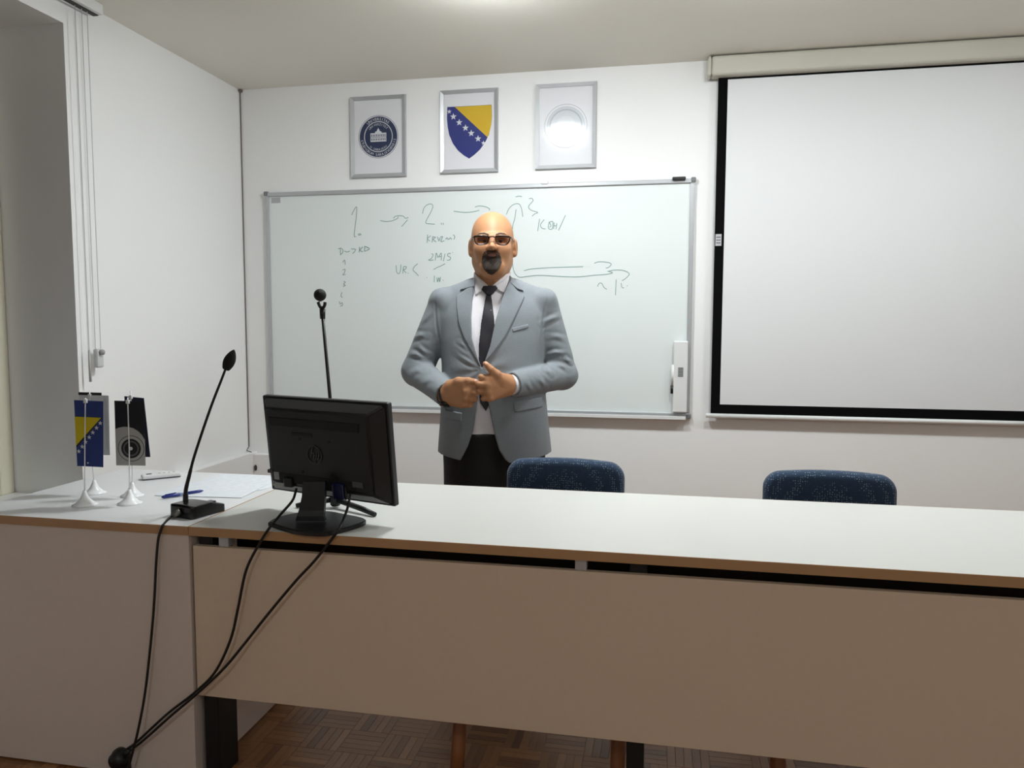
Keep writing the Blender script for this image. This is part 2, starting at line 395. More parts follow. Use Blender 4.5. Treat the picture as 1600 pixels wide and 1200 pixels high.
# ---- ceiling lamps
def ceiling_lamp(x, y, label, power=1.0):
    t = tag(empty('ceiling_lamp', (x, y, ZC)), label, 'lamp', 'ceiling lamps')
    obj('lamp_housing', lathe([(.135, 0), (.135, -.028), (.13, -.032), (.105, -.032)], (x, y, ZC), 40), M_WHITEP, t, True)
    e = bpy.data.materials.get('lamp_glow_%d' % (power*100))
    if not e:
        e = bpy.data.materials.new('lamp_glow_%d' % (power*100)); e.use_nodes = True; n = e.node_tree; n.nodes.clear()
        oo = n.nodes.new('ShaderNodeOutputMaterial'); em = n.nodes.new('ShaderNodeEmission')
        em.inputs[0].default_value = (.93, .985, 1, 1); em.inputs[1].default_value = LAMP_POWER*power; n.links.new(em.outputs[0], oo.inputs[0])
    obj('diffuser', lathe([(.112, -.02), (.11, -.034), (.1, -.048), (.078, -.061), (.045, -.069), (0, -.072)], (x, y, ZC), 40), e, t, True)
ceiling_lamp(*LAMPS[0], 'round white ceiling lamp above the standing man')
ceiling_lamp(*LAMPS[1], 'round white ceiling lamp above the middle of the long desk', .6)
ceiling_lamp(*LAMPS[2], 'round white ceiling lamp above the right end of the long desk', .5)
ceiling_lamp(*FILL_LAMPS[0], 'added unseen fill lamp behind the camera on the window side', FILL_POWER)
ceiling_lamp(*FILL_LAMPS[1], 'added unseen fill lamp behind the camera on the far side from the windows', FILL_POWER)

# =================================================================== THINGS ON THE WALLS
# ---- whiteboard
BX0, BX1, BZ0, BZ1 = -2.1836, .1508, .838, 2.038
wb = tag(empty('whiteboard', ((BX0+BX1)/2, YW, BZ0)), 'wide whiteboard with green handwriting and aluminium frame on the front wall', 'whiteboard')
obj('writing_surface', box(BX0+.012, BX1-.012, YW-.014, YW-.002, BZ0+.012, BZ1-.012), mat('whiteboard_enamel', (228, 234, 233), .36, noise=.02, nscale=3), wb)
fr = .022
for a in ((BX0, BX1, BZ1-fr, BZ1), (BX0, BX1, BZ0, BZ0+fr), (BX0, BX0+fr, BZ0+fr, BZ1-fr), (BX1-fr, BX1, BZ0+fr, BZ1-fr)):
    obj('frame_rail', box(a[0], a[1], YW-.024, YW-.001, a[2], a[3], .004), M_ALU, wb)
for x in (BX0+.006, BX1-.006):
    for z in (BZ0+.006, BZ1-.006):
        obj('corner_cap', box(x-.012, x+.012, YW-.028, YW-.001, z-.012, z+.012, .005), mat('grey_plastic', (120, 122, 125), .5), wb)
obj('pen_ledge', merge(box(BX0+.02, BX1-.02, YW-.039, YW-.001, BZ0-.012, BZ0-.004, .002), box(BX0+.02, BX1-.02, YW-.042, YW-.037, BZ0-.012, BZ0+.006, .002)), M_WHITEP, wb)
obj('hanging_clip', box(*(lambda p: (p[0]-.018, p[0]+.018))(atY(852, 288, YW)), YW-.03, YW-.001, BZ1-.006, BZ1+.012, .004), M_WHITEP, wb)
p0, p1 = atY(424, 309, YW-.015), atY(438, 317, YW-.015)
obj('maker_plate', box(p0[0], p1[0], YW-.0155, YW-.014, p1[2], p0[2]), mat('maker_plate_grey', (172, 176, 178), .4), wb)
# handwriting: marker strokes, points read in two zoomed views of the board
def cA(P): return [(400+x/4.706, 270+y/4.706) for x, y in P]
def cB(P): return [(740+x/4.444, 270+y/4.444) for x, y in P]
GA = [
 [[(705, 310), (715, 285), (740, 250), (738, 320), (728, 400), (722, 465), (735, 468)], [(750, 455), (760, 448), (772, 452), (765, 458), (752, 458)]],
 [[(915, 352), (960, 358), (1005, 352), (1040, 335), (1045, 322)], [(1010, 335), (1030, 318), (1080, 318), (1100, 335), (1120, 328)], [(1115, 345), (1085, 380), (1070, 395)]],
 [[(1225, 300), (1235, 260), (1260, 235), (1290, 230), (1300, 250), (1285, 290), (1255, 345), (1250, 370), (1275, 375), (1315, 378)], [(1362, 368), (1365, 382)], [(1376, 368), (1379, 382)]],
 [[(1262, 455), (1258, 515)], [(1285, 462), (1262, 485), (1278, 502)], [(1300, 470), (1295, 512)], [(1300, 470), (1320, 475), (1303, 490), (1325, 508)], [(1335, 470), (1345, 500), (1355, 475)], [(1356, 472), (1372, 470), (1360, 505), (1385, 500)], [(1395, 488), (1405, 478), (1415, 490), (1430, 478), (1440, 490)], [(1450, 455), (1462, 470), (1455, 490)]],
 [[(1290, 595), (1302, 602), (1290, 630), (1270, 640), (1280, 645), (1305, 640)], [(1318, 645), (1325, 590), (1340, 620), (1362, 590), (1362, 645)], [(1330, 620), (1365, 615)], [(1390, 595), (1378, 650)], [(1432, 592), (1412, 595), (1410, 612), (1430, 622), (1425, 640), (1405, 643)], [(1445, 585), (1449, 587)]],
 [[(1305, 712), (1335, 695), (1360, 685), (1390, 668)]], [[(1255, 768), (1258, 772)]],
 [[(1312, 755), (1310, 805)], [(1330, 770), (1335, 802), (1345, 770), (1350, 802), (1358, 765)], [(1375, 788), (1379, 792)]],
 [[(1030, 680), (1035, 730), (1050, 742), (1062, 720), (1065, 675)], [(1085, 690), (1080, 740)], [(1085, 690), (1105, 690), (1100, 708), (1085, 712), (1105, 738)], [(1118, 736), (1121, 740)]],
 [[(1190, 668), (1165, 690), (1155, 715), (1175, 735), (1195, 758)]],
 [[(605, 560), (625, 555), (640, 570), (635, 590), (622, 600)], [(620, 555), (622, 607)], [(650, 575), (668, 582), (690, 575)], [(700, 560), (730, 562), (725, 580), (710, 594)], [(762, 545), (758, 585)], [(785, 545), (765, 570), (787, 580)], [(800, 540), (798, 578)], [(800, 540), (825, 550), (832, 562), (798, 578)]],
 [[(638, 658), (652, 642), (656, 675)]],
 [[(638, 715), (655, 710), (650, 735), (638, 750), (658, 748)]],
 [[(645, 798), (657, 805), (645, 818), (657, 828), (640, 836)]],
 [[(632, 878), (625, 905), (636, 917)]],
 [[(612, 945), (620, 965), (632, 955), (636, 975), (620, 980)]]]
GB = [
 [[(-138, 267), (-60, 275), (0, 270), (40, 260)], [(10, 238), (40, 230), (80, 235), (110, 250), (108, 262)]],
 [[(228, 290), (245, 250), (275, 222), (310, 215), (330, 240), (342, 305)], [(295, 255), (285, 320), (272, 370), (262, 480), (266, 560), (272, 640), (278, 675), (292, 705), (320, 725), (370, 720), (450, 712), (560, 717), (650, 722), (740, 722), (830, 712), (920, 705), (965, 695), (940, 685)], [(292, 168), (315, 162), (335, 166)]],
 [[(385, 180), (405, 178), (412, 195), (390, 220), (382, 240), (400, 260), (445, 275), (425, 285), (405, 302)]],
 [[(458, 320), (445, 405)], [(490, 325), (465, 360), (475, 385), (500, 390)], [(525, 340), (520, 385), (545, 390), (550, 340), (528, 345), (537, 365), (528, 380)], [(560, 345), (555, 390)], [(558, 368), (572, 368)], [(578, 350), (572, 392)], [(638, 295), (590, 400)]],
 [[(350, 680), (400, 668), (500, 660), (640, 655), (760, 652)], [(838, 628), (870, 618), (920, 620), (955, 632), (940, 655), (918, 662)], [(930, 685), (980, 675), (1040, 678), (1080, 700), (1060, 730), (1030, 750)]],
 [[(860, 790), (872, 768), (890, 768), (905, 795), (925, 810)]], [[(990, 740), (985, 850)], [(1025, 765), (1030, 795), (1045, 800)]], [[(1065, 783), (1069, 787)]]]
M_INK = mat('green_marker_ink', (126, 158, 153), .6)
BF = frame((0, YW-.0145, 0), (1, 0, 0), (0, 0, 1), (0, -1, 0))
for G, cv in ((GA, cA), (GB, cB)):
    for g in G:
        parts = []
        for s in g:
            q = [(lambda p: (p[0], p[2]))(atY(u, v, YW-.0145)) for u, v in cv(s)]
            q = [a[:2] for a in spline([(x, z, 0) for x, z in q], 5)] if len(q) > 2 else q
            parts.append(stroke(q, .0036, 0, .0005+.00012*len(parts)))
        obj('handwriting', xf(merge(*parts), BF), M_INK, wb)
# magnet on the rail, marker holder, marker
p = atY(1061, 279, YW-.03)
tag(obj('board_magnet', box(p[0]-.033, p[0]+.033, YW-.040, YW-.024, p[2]-.008, p[2]+.008, .004), M_BLACK, loc=(p[0], YW-.03, p[2])), 'small black magnet on the top rail of the whiteboard', 'magnet')
h0, h1 = atY(1053, 533, YW-.045), atY(1073, 645, YW-.045)
mh = tag(empty('marker_holder', (h0[0], YW-.02, h1[2])), 'tall white plastic marker holder at the lower right of the whiteboard', 'holder')
obj('holder_body', box(h0[0], h1[0], YW-.045, YW-.025, h1[2], h0[2], .005), M_WHITEP, mh)
s0, s1 = atY(1059.5, 574, YW-.046), atY(1067.5, 589, YW-.046)
obj('sticker', box(s0[0], s1[0], YW-.0462, YW-.045, s1[2], s0[2]), mat('sticker_grey', (150, 152, 150), .6), mh)
for k in range(6):
    z = s1[2]+(s0[2]-s1[2])*(k+.5)/6
    obj('print_line', box(s0[0]+.002, s1[0]-.002, YW-.0466, YW-.0462, z-.001, z+.001), mat('print_black', (60, 60, 60), .7), mh)
m0, m1 = atY(1052, 570, YW-.04), atY(1051, 612, YW-.04)
mk = tag(empty('board_marker', (m1[0], YW-.04, m1[2])), 'white board marker with black cap clipped beside the marker holder', 'marker')
obj('marker_barrel', tube([(m0[0], YW-.038, m0[2]), (m0[0]-.003, YW-.038, m1[2]+.03)], .0075, 12), M_WHITEP, mk, True)
obj('marker_cap', tube([(m0[0]-.003, YW-.038, m1[2]+.03), (m0[0]-.004, YW-.038, m1[2]-.01)], [.0085, .0075], 12), M_BLACK, mk, True)

# ---- lettering along an arc
def glyph(ch, size):
    c = bpy.data.curves.new('glyph', 'FONT'); c.body = ch; c.size = size; c.resolution_u = 2
    o = bpy.data.objects.new('glyph', c); COL.objects.link(o)
    dg = bpy.context.evaluated_depsgraph_get(); me = o.evaluated_get(dg).to_mesh()
    V = np.array([v.co[:] for v in me.vertices]).reshape(-1, 3); Fc = [list(p.vertices) for p in me.polygons]
    bpy.data.objects.remove(o); bpy.data.curves.remove(c); return V, Fc
GL = {}
def arc_text(s, R, size, mid, span, top=True):
    parts = []; n = len(s)
    for i, ch in enumerate(s):
        if ch == ' ': continue
        if (ch, size) not in GL: GL[(ch, size)] = glyph(ch, size)
        V, Fc = GL[(ch, size)]; V = V.copy()
        if len(V) == 0: continue
        V[:, 0] -= (V[:, 0].min()+V[:, 0].max())/2; V[:, 1] -= size*.35
        t = (i-(n-1)/2)/max(1, n-1)*span
        a = mid-t if top else mid+t
        r = a-math.pi/2 if top else a+math.pi/2
        c, s_ = math.cos(r), math.sin(r)
        X = V[:, 0]*c-V[:, 1]*s_+R*math.cos(a); Y = V[:, 0]*s_+V[:, 1]*c+R*math.sin(a)
        parts.append((np.stack([X, Y, V[:, 2]], 1), Fc))
    return merge(*parts)
# ---- three framed prints
M_SHEET = mat('print_sheet', (240, 240, 244), .6)
M_NAVY = mat('print_navy', (24, 44, 84), .6); M_COVER = clear('poster_cover', (252, 252, 252), .10)
def poster(xc, zc, label):
    w, h = .316, .432
    t = tag(empty('framed_print', (xc, YW, zc-h/2)), label, 'framed print', 'framed prints above the whiteboard')
    A = frame((xc, YW-.006, zc), (1, 0, 0), (0, 0, 1), (0, -1, 0))
    obj('print_sheet', xf(box(-w/2+.01, w/2-.01, -h/2+.01, h/2-.01, -.004, 0), A), M_SHEET, t)
    f = .021
    for a in (((-w/2, h/2), (w/2, h/2), (w/2-f, h/2-f), (-w/2+f, h/2-f)), ((-w/2, -h/2), (-w/2+f, -h/2+f), (w/2-f, -h/2+f), (w/2, -h/2)),
              ((-w/2, -h/2), (-w/2, h/2), (-w/2+f, h/2-f), (-w/2+f, -h/2+f)), ((w/2, -h/2), (w/2-f, -h/2+f), (w/2-f, h/2-f), (w/2, h/2))):
        V, Fc = prism(a, -.005, .012); V = V.copy()
        top = V[:, 2] > 0; inn = (np.abs(V[:, 0]) < w/2-.001) & (np.abs(V[:, 1]) < h/2-.001)
        V[top & inn, 2] = .006; V[top & ~inn, :2] *= .985
        obj('frame_rail', xf((V, Fc), A), M_ALU, t)
    obj('clear_cover', xf(box(-w/2+f-.004, w/2-f+.004, -h/2+f-.004, h/2-f+.004, .0032, .0038), A), M_COVER, t)
    return t, A
def flat(name, vf, m, t, A, z): return obj(name, xf(vf, A @ Matrix.Translation((0, 0, z))), m, t)
# 1: university seal
t1, A = poster(-1.517, 2.317, 'framed print of a round navy university seal, leftmost of the three')
M_W = mat('print_white', (226, 228, 232), .6)
flat('seal_disc', prism(circ(0, 0, .107, 56), 0, .0004), M_NAVY, t1, A, 0)
flat('seal_ring', ring(0, 0, .1115, .1135, 0, .0004, 56), M_NAVY, t1, A, 0)
flat('seal_ring', ring(0, 0, .0775, .0815, 0, .0004, 56), M_W, t1, A, .0005)
for s, R_, sz, mid, sp, tp in (('UNIVERSITAS', .0935, .021, math.pi/2, 1.32, True), ('STUDIORUM SARAJEVOENSIS', .0945, .019, -math.pi/2, 2.75, False),
                               ('UNIVERZITET', .0655, .0165, math.pi/2, 1.65, True), ('U SARAJEVU', .0675, .0165, -math.pi/2, 1.35, False)):
    flat('seal_lettering', arc_text(s, R_, sz, mid, sp, tp), M_W, t1, A, .0007)
bd = [(-.045, -.026), (.045, -.026), (.045, .02), (.02, .02), (.017, .027), (.008, .03), (.007, .036), (.003, .04), (0, .048), (-.003, .04), (-.007, .036), (-.008, .03), (-.017, .027), (-.02, .02), (-.045, .02)]
flat('seal_building', prism(bd, 0, .0003), M_W, t1, A, .0005)
for r in range(2):
    for k in range(9):
        x = -.038+k*.0095
        flat('seal_window', box(x-.0022, x+.0022, -.02+r*.021, -.008+r*.021, 0, .0003), M_NAVY, t1, A, .0009)
flat('seal_line', box(-.045, .045, -.0035, -.0015, 0, .0003), M_NAVY, t1, A, .0009)
# 2: coat of arms
t2, A = poster(-1.012, 2.323, 'framed print of a blue and yellow shield with white stars, middle of the three')
def sh(x, y): return ((x-770)/325*.316, -(y-310)/480*.432)
shield = [(648, 165), (895, 165), (897, 230), (893, 280), (880, 335), (858, 380), (830, 418), (800, 446), (770, 467), (738, 446), (706, 416), (678, 375), (658, 325), (650, 280), (646, 230)]
flat('shield_field', prism([sh(*p) for p in shield], 0, .0004), mat('print_blue', (32, 46, 128), .6), t2, A, 0)
flat('shield_triangle', prism([sh(*p) for p in [(690, 167), (894, 166), (896, 230), (892, 283), (884, 320), (873, 350)]], 0, .0004), mat('print_yellow', (222, 184, 24), .6), t2, A, .0005)
def star(cx, cy, R_, rot=math.pi/2): return [(cx+(R_ if k % 2 == 0 else R_*.4)*math.cos(rot+k*math.pi/5), cy+(R_ if k % 2 == 0 else R_*.4)*math.sin(rot+k*math.pi/5)) for k in range(10)]
for x, y in ((659, 192), (682, 222), (715, 257), (750, 290), (782, 322), (820, 355), (850, 381)):
    flat('shield_star', prism(star(*sh(x, y), .0185 if 665 < x < 840 else .013), 0, .0004), M_W, t2, A, .0005)
# 3: pale seal under the lamp's reflection
t3, A = poster(-.500, 2.326, 'framed print of a pale grey round seal, nearest the projection screen')
M_PG = mat('print_pale_grey', (176, 182, 190), .6)
flat('seal_disc', prism(circ(0, 0, .100, 56), 0, .0003), mat('print_pale', (208, 212, 218), .6), t3, A, 0)
for a, b_ in ((.108, .1105), (.079, .085)): flat('seal_ring', ring(0, 0, a, b_, 0, .0003, 56), M_PG, t3, A, .0004)
flat('seal_disc', prism(circ(0, 0, .05, 40), 0, .0003), mat('print_paler', (216, 219, 224), .6), t3, A, .0004)

# ---- projection screen
SX0, SX1, SY, SZ0 = .2525, 2.56, YW-.035, .861
ps = tag(empty('projection_screen', (1.4, YW-.05, SZ0)), 'pull-down white projection screen with black border on the front wall', 'projection screen')
hs = lambda x0, x1, g: box(x0, x1, YW-.088-g, YW-.005, 2.512-g, 2.605, .014, 3)
M_HOUS = mat('screen_case', (196, 193, 180), .45)
obj('case', hs(.215, 2.6, 0), M_HOUS, ps)
obj('end_cap', hs(.198, .217, .003), M_HOUS, ps); obj('end_cap', hs(2.598, 2.617, .003), M_HOUS, ps)
obj('fabric', box(SX0+.044, SX1-.044, SY-.001, SY, SZ0+.048, 2.504), mat('screen_fabric', (224, 225, 226), .8, spec=.2), ps)
M_BORD = mat('screen_border', (8, 8, 9), .9, spec=.1)
for a in ((SX0, SX0+.045, SZ0, 2.53), (SX1-.045, SX1, SZ0, 2.53), (SX0+.045, SX1-.045, SZ0, SZ0+.049), (SX0+.045, SX1-.045, 2.503, 2.53)):
    obj('border', box(a[0], a[1], SY-.0015, SY+.0005, a[2], a[3]), M_BORD, ps)
obj('bottom_bar', tube([(SX0-.022, SY, SZ0-.009), (SX1+.022, SY, SZ0-.009)], .0115, 14), M_WHITEP, ps, True)
c0, c1 = atY(1118, 366, SY-.002), atY(1127, 384, SY-.002)
obj('label_tag', box(c0[0], c1[0], SY-.003, SY-.0016, c1[2], c0[2]), mat('tag_grey', (185, 187, 190), .5), ps)
for k in range(3): obj('print_line', box(c0[0]+.004, c1[0]-.004, SY-.0034, SY-.003, c1[2]+.012+k*.014, c1[2]+.016+k*.014), mat('print_black', (60, 60, 60)), ps)

# ---- blind rail and cords on the side wall
bl = tag(empty('blind_rail', (XL+.035, 2.8, ZC)), 'white ceiling blind rail above the recess with hanging pull cords', 'blind')
obj('head_rail', merge(box(XL+.005, XL+.07, NY0, 2.815, ZC-.042, ZC, .004), ), M_WHITEP, bl)
obj('rail_slot', box(XL+.025, XL+.05, NY0, 2.81, ZC-.045, ZC-.040), mat('rail_slot_dark', (40, 40, 40), .6), bl)
M_CORD = mat('cord_white', (196, 197, 194), .6)
for y, z in ((2.70, 1.19), (2.735, 1.2), (2.765, 1.2)):
    obj('pull_cord', tube([(XL+.035, y, ZC-.04), (XL+.034, y, (ZC+z)/2), (XL+.034, y, z)], .0016, 6), M_CORD, bl)
obj('cord_toggle', tube([(XL+.034, 2.70, 1.2), (XL+.034, 2.70, 1.07)], [.004, .005], 10), mat('toggle_grey', (186, 186, 182), .5), bl, True)
cw = obj('cord_weight', merge(box(XL+.022, XL+.046, 2.732, 2.77, 1.125, 1.205, .008)), mat('weight_clear_white', (204, 205, 203), .3), bl)
obj('weight_pulley', xf(lathe([(.011, 0), (.011, .014), (.004, .014), (.004, .016), (0, .016)], n=20), frame((XL+.044, 2.75, 1.19), (0, 1, 0), (0, 0, 1), (1, 0, 0))), mat('pulley_grey', (160, 160, 158), .4), cw, True)
# ---- thin cable down the room corner
cc = [(XL+.004, YW-.004, z) for z in (ZC-.01, 2, 1.4, .9, .6)]
cc += [(XL+.02, YW-.056, .585), (XL+.05, YW-.056, .577)]
tag(obj('corner_cable', merge(tube(cc, .0029, 8), box(XL, XL+.02, YW-.02, YW, ZC-.014, ZC-.002, .003)), mat('corner_cable_brown', (118, 108, 98), .6), loc=(XL+.004, YW-.004, 0)), 'thin dark cable running down the corner of the room', 'cable')

# =================================================================== DESKS
ZT, YF, YB, XJ = .75, 1.841, 2.512, -1.2772
DXR = 2.3
dk = tag(empty('long_desk', (.5, 2.17, 0)), 'long white desk with a beech edge and a beige front panel', 'desk')
obj('desktop', box(XJ+.001, DXR, YF+.0015, YB-.0015, ZT-.025, ZT), M_LAM, dk)
for a in ((XJ+.001, DXR, YF-.0006, YF+.0015), (XJ+.001, DXR, YB-.0015, YB+.0006)): obj('edge_band', box(*a, ZT-.0252, ZT-.0002), M_EDGE, dk)
obj('edge_band', box(XJ+.0005, XJ+.0025, YF, YB, ZT-.0252, ZT+.0001), M_EDGE, dk)
obj('front_panel', box(XJ+.004, DXR-.005, YF+.012, YF+.03, .2594, .693, .0008), M_PANEL, dk)
for x in (-1.181, -.188, 1.35, 2.1): obj('spacer', box(x-.015, x+.015, YF+.016, YF+.05, .6932, ZT-.0254, .002), M_ALU, dk)
for x in (-1.245, -.046, 1.15, 2.25):
    obj('leg', box(x-.022, x+.022, YF+.032, YF+.13, 0, ZT-.06, .003), M_STEELB, dk)
    obj('bracket', box(x-.02, x+.02, YF+.032, YB-.08, ZT-.06, ZT-.0255, .002), M_STEELB, dk)
obj('cable_tray', box(XJ+.06, DXR-.06, YF+.14, YF+.24, .60, ZT-.0605, .003), M_STEELB, dk)
# side desk: boxed, closed front down to the floor
SXL = -2.035; SYB = 2.535
sd = tag(empty('side_desk', (-1.65, 2.19, 0)), 'short white side desk with a closed front down to the floor', 'desk')
obj('desktop', box(SXL, XJ-.001, YF+.0015, SYB, ZT-.025, ZT), M_LAM2, sd)
obj('edge_band', box(SXL, XJ-.001, YF-.0006, YF+.0015, ZT-.0252, ZT-.0002), M_EDGE, sd)
obj('edge_band', box(XJ-.0025, XJ-.0006, YF, SYB, ZT-.0252, ZT+.0001), M_EDGE, sd)
obj('front_panel', box(SXL+.004, XJ-.003, YF+.004, YF+.022, .004, ZT-.0254, .0008), M_PANEL2, sd)
obj('side_panel', box(XJ-.022, XJ-.004, YF+.0222, SYB-.02, .004, ZT-.0254, .0008), M_PANEL2, sd)
obj('side_panel', box(SXL+.004, SXL+.022, YF+.0222, SYB-.02, .004, ZT-.0254, .0008), M_PANEL2, sd)
obj('back_panel', box(SXL+.0225, XJ-.0225, SYB-.05, SYB-.035, .004, ZT-.0254, .0008), M_PANEL2, sd)

# =================================================================== CHAIRS
M_FAB = dots(mat('navy_chair_fabric', (34, 56, 82), .9, noise=.25, nscale=160, bump=.4, bscale=500, sheen=.2), (126, 146, 162), 128, .2, .4)
def make_chair(x, y, label):
    t = tag(empty('chair', (x, y, 0)), label, 'chair', 'upholstered chairs behind the desk')
    # backrest cushion: curved rounded slab; local origin = foot of the backrest
    g = Grid(np.arange(-.25, .251, .006), np.arange(-.08, .10, .005), np.arange(.36, .86, .006))
    def fn(X, Y, Z):
        yy = Y-.10*X*X/.05*.25-(Z-.42)*.06
        top = .401+.02*(1-(X/.22)**2)
        d2x = np.abs(X)-(.218-.09*np.clip(.55-Z, 0, 1)); d2z = np.abs(Z-.61)-(top-.2); r = .055
        qx, qz = d2x+r, d2z+r
        d2 = np.sqrt(np.maximum(qx, 0)**2+np.maximum(qz, 0)**2)+np.minimum(np.maximum(qx, qz), 0)-r
        e = .026; q0, q1 = d2+.024, np.abs(yy)-e+.022
        return np.sqrt(np.maximum(q0, 0)**2+np.maximum(q1, 0)**2)+np.minimum(np.maximum(q0, q1), 0)-.022
    g.add(fn, (-.25, -.08, .36), (.25, .1, .86)); obj('backrest', g.mesh(), M_FAB, t, True, local=True)
    g = Grid(np.arange(-.26, .261, .008), np.arange(-.52, .02, .008), np.arange(.38, .50, .006))
    g.add(lambda X, Y, Z: rbox(X, Y, Z-.012*(1-(X/.24)**2), (0, -.25, .44), (.225, .235, .035), .03), (-.26, -.52, .38), (.26, .02, .5))
    obj('seat', g.mesh(), M_FAB, t, True, local=True)
    for s in (-1, 1):
        obj('leg', tube(spline([(s*.235, -.60, .0), (s*.235, -.53, .22), (s*.232, -.445, .42)], 4), [.021]*9, 10), M_WOODC, t, True, local=True)
        obj('leg', tube(spline([(s*.215, .10, 0), (s*.222, .045, .25), (s*.226, .02, .42), (s*.224, .03, .62)], 4), .016, 10), M_WOODC, t, True, local=True)
        obj('side_rail', box(s*.232-.012, s*.232+.012, -.45, .03, .365, .405, .004), M_WOODC, t, local=True)
    obj('cross_rail', box(-.232, .232, -.457, -.433, .365, .405, .004), M_WOODC, t, local=True)
    obj('cross_rail', box(-.232, .232, .008, .032, .365, .405, .004), M_WOODC, t, local=True)
    return t
ch1 = make_chair(-.335, 2.665, 'navy dotted upholstered chair in front of the standing man')
ch2 = copy_tree(ch1); ch2.location = (.574, 2.672, 0); ch2.scale = (1, 1, .988)
tag(ch2, 'navy dotted upholstered chair in front of the projection screen')

# =================================================================== THINGS ON THE DESKS
# ---- monitor seen from behind
MY, MT = -.292, .103
r_ = np.array([math.cos(MY), math.sin(MY), 0]); n_ = np.array([math.sin(MY), -math.cos(MY), 0]); z_ = np.array([0, 0, 1.])
u_ = z_*math.cos(MT)+n_*math.sin(MT); nn = n_*math.cos(MT)-z_*math.sin(MT)
MS = 1.05; MC = CP+MS*(np.array([-.895, 1.908, .97])-CP); MFR = frame(MC, r_*MS, u_*MS, nn*MS)     # x right, y up, z towards the audience
mon = tag(empty('monitor', (-.93, 1.93, ZT)), 'black computer monitor seen from behind on the long desk', 'monitor')
MW, MH = .442, .279
obj('bezel', xf(box(-MW/2, MW/2, -MH/2, MH/2, -.02, 0, .004), MFR), M_BLACK, mon)
obj('screen_glass', xf(box(-MW/2+.016, MW/2-.016, -MH/2+.02, MH/2-.016, -.0212, -.0195), MFR), M_BLACKG, mon)
def hump(w0, h0, w1, h1, z0, z1, dy=0):
    bm = bmesh.new(); a = [bm.verts.new((sx*w0/2, sy*h0/2, z0)) for sx, sy in ((-1, -1), (1, -1), (1, 1), (-1, 1))]
    b = [bm.verts.new((sx*w1/2, sy*h1/2+dy, z1)) for sx, sy in ((-1, -1), (1, -1), (1, 1), (-1, 1))]
    bm.faces.new(a[::-1]); bm.faces.new(b)
    for i in range(4): j = (i+1) % 4; bm.faces.new((a[i], a[j], b[j], b[i]))
    bmesh.ops.bevel(bm, geom=bm.edges[:], offset=.006, segments=3, affect='EDGES'); return bm_out(bm)
bc = smooth_by_angle(obj('back_cover', xf(hump(MW-.006, MH-.006, .36, .215, -.002, .036, .004), MFR), M_BLACK, mon))
M_GRV = mat('vent_black', (7, 7, 8), .6)
obj('vent_slot', xf(box(-.165, .150, .064, .088, .0352, .0385, .0012), MFR), M_GRV, bc)
obj('handle_recess', xf(box(-.085, -.012, .040, .05, .0352, .0375, .001), MFR), M_GRV, bc)
# round emblem with two slanted letters
EM = mat('emblem_grey', (34, 34, 37), .3)
E_ = MFR @ Matrix.Translation((-.008, -.008, .0362))
obj('emblem', xf(merge(ring(0, 0, .0235, .0265, 0, .002, 40), stroke([(-.004, .024), (-.015, -.012)], .0042, 0, .002), stroke([(-.010, .004), (-.001, .004), (-.0005, .0005), (-.0045, -.012)], .0042, 0, .002),
      stroke([(.0095, .010), (-.001, -.024)], .0042, 0, .002), stroke([(.0095, .0105), (.0155, .0105), (.017, .007), (.013, -.009), (.011, -.011), (.003, -.011)], .0042, 0, .002)), E_), EM, bc)
for x, y in ((-.058, -.06), (.046, -.06), (-.058, .032), (.046, .032)):
    obj('mount_screw', xf(prism(circ(x, y, .004, 14), .0355, .0375), MFR), M_GRV, bc)
obj('port_recess', xf(box(-.15, .13, -.098, -.07, .020, .0372, .002), MFR), M_GRV, bc)
for a, b_, c_, d_, m_ in ((-.166, -.147, -.092, -.070, (165, 166, 166)), (-.166, -.135, -.112, -.101, (185, 186, 184)), (-.19, -.17, -.075, -.066, (70, 70, 72)), (.115, .15, -.085, -.07, (80, 80, 84))):
    obj('sticker', xf(box(a, b_, c_, d_, .024, .0378), MFR), mat('sticker_%d' % m_[0], m_, .6), bc)
obj('power_inlet', xf(box(-.125, -.095, -.108, -.080, .03, .046, .003), MFR), M_BLACK, bc)
vg = obj('video_plug', xf(box(.052, .088, -.122, -.078, .03, .048, .004), MFR), mat('plug_blue', (14, 18, 64), .4), bc)
for x in (.049, .091): obj('plug_screw', xf(box(x-.003, x+.003, -.122, -.085, .034, .042, .0015), MFR), M_BLACK, mon)
Bn = atZ(486, 813, .766); Yn = Bn[1]
def slab(P, widths, thick, ax, m, name, par):
    V = []; Fc = []
    P = [np.asarray(p) for p in P]
    for i, p in enumerate(P):
        tg = P[min(i+1, len(P)-1)]-P[max(i-1, 0)]; tg = tg/np.linalg.norm(tg); nr = np.cross(ax, tg); nr /= np.linalg.norm(nr)
        for a, b_ in ((-1, -1), (1, -1), (1, 1), (-1, 1)): V.append(p+ax*a*widths[i]/2+nr*b_*thick/2)
    for i in range(len(P)-1):
        for k in range(4): q = (k+1) % 4; Fc.append([4*i+k, 4*i+q, 4*i+4+q, 4*i+4+k])
    Fc += [[3, 2, 1, 0], [4*len(P)-4+k for k in range(4)]]
    o = obj(name, (V, Fc), m, par); bm = bmesh.new(); bm.from_mesh(o.data); bmesh.ops.recalc_face_normals(bm, faces=bm.faces[:]); bm.to_mesh(o.data); bm.free(); return o
Nx = np.array([_cy, _sy, 0])
slab([atY(492, 752, Yn+.012), atY(491, 775, Yn+.008), atY(488, 797, Yn+.004), atY(486, 806, Yn), Bn], [.062, .064, .070, .074, .082], .02, Nx, M_BLACK, 'neck', mon)
bpx = [(419, 818), (430, 812), (462, 804), (508, 801), (540, 806), (568, 812), (570, 817), (552, 824), (530, 830), (508, 834.5), (485, 834), (460, 831), (435, 824)]
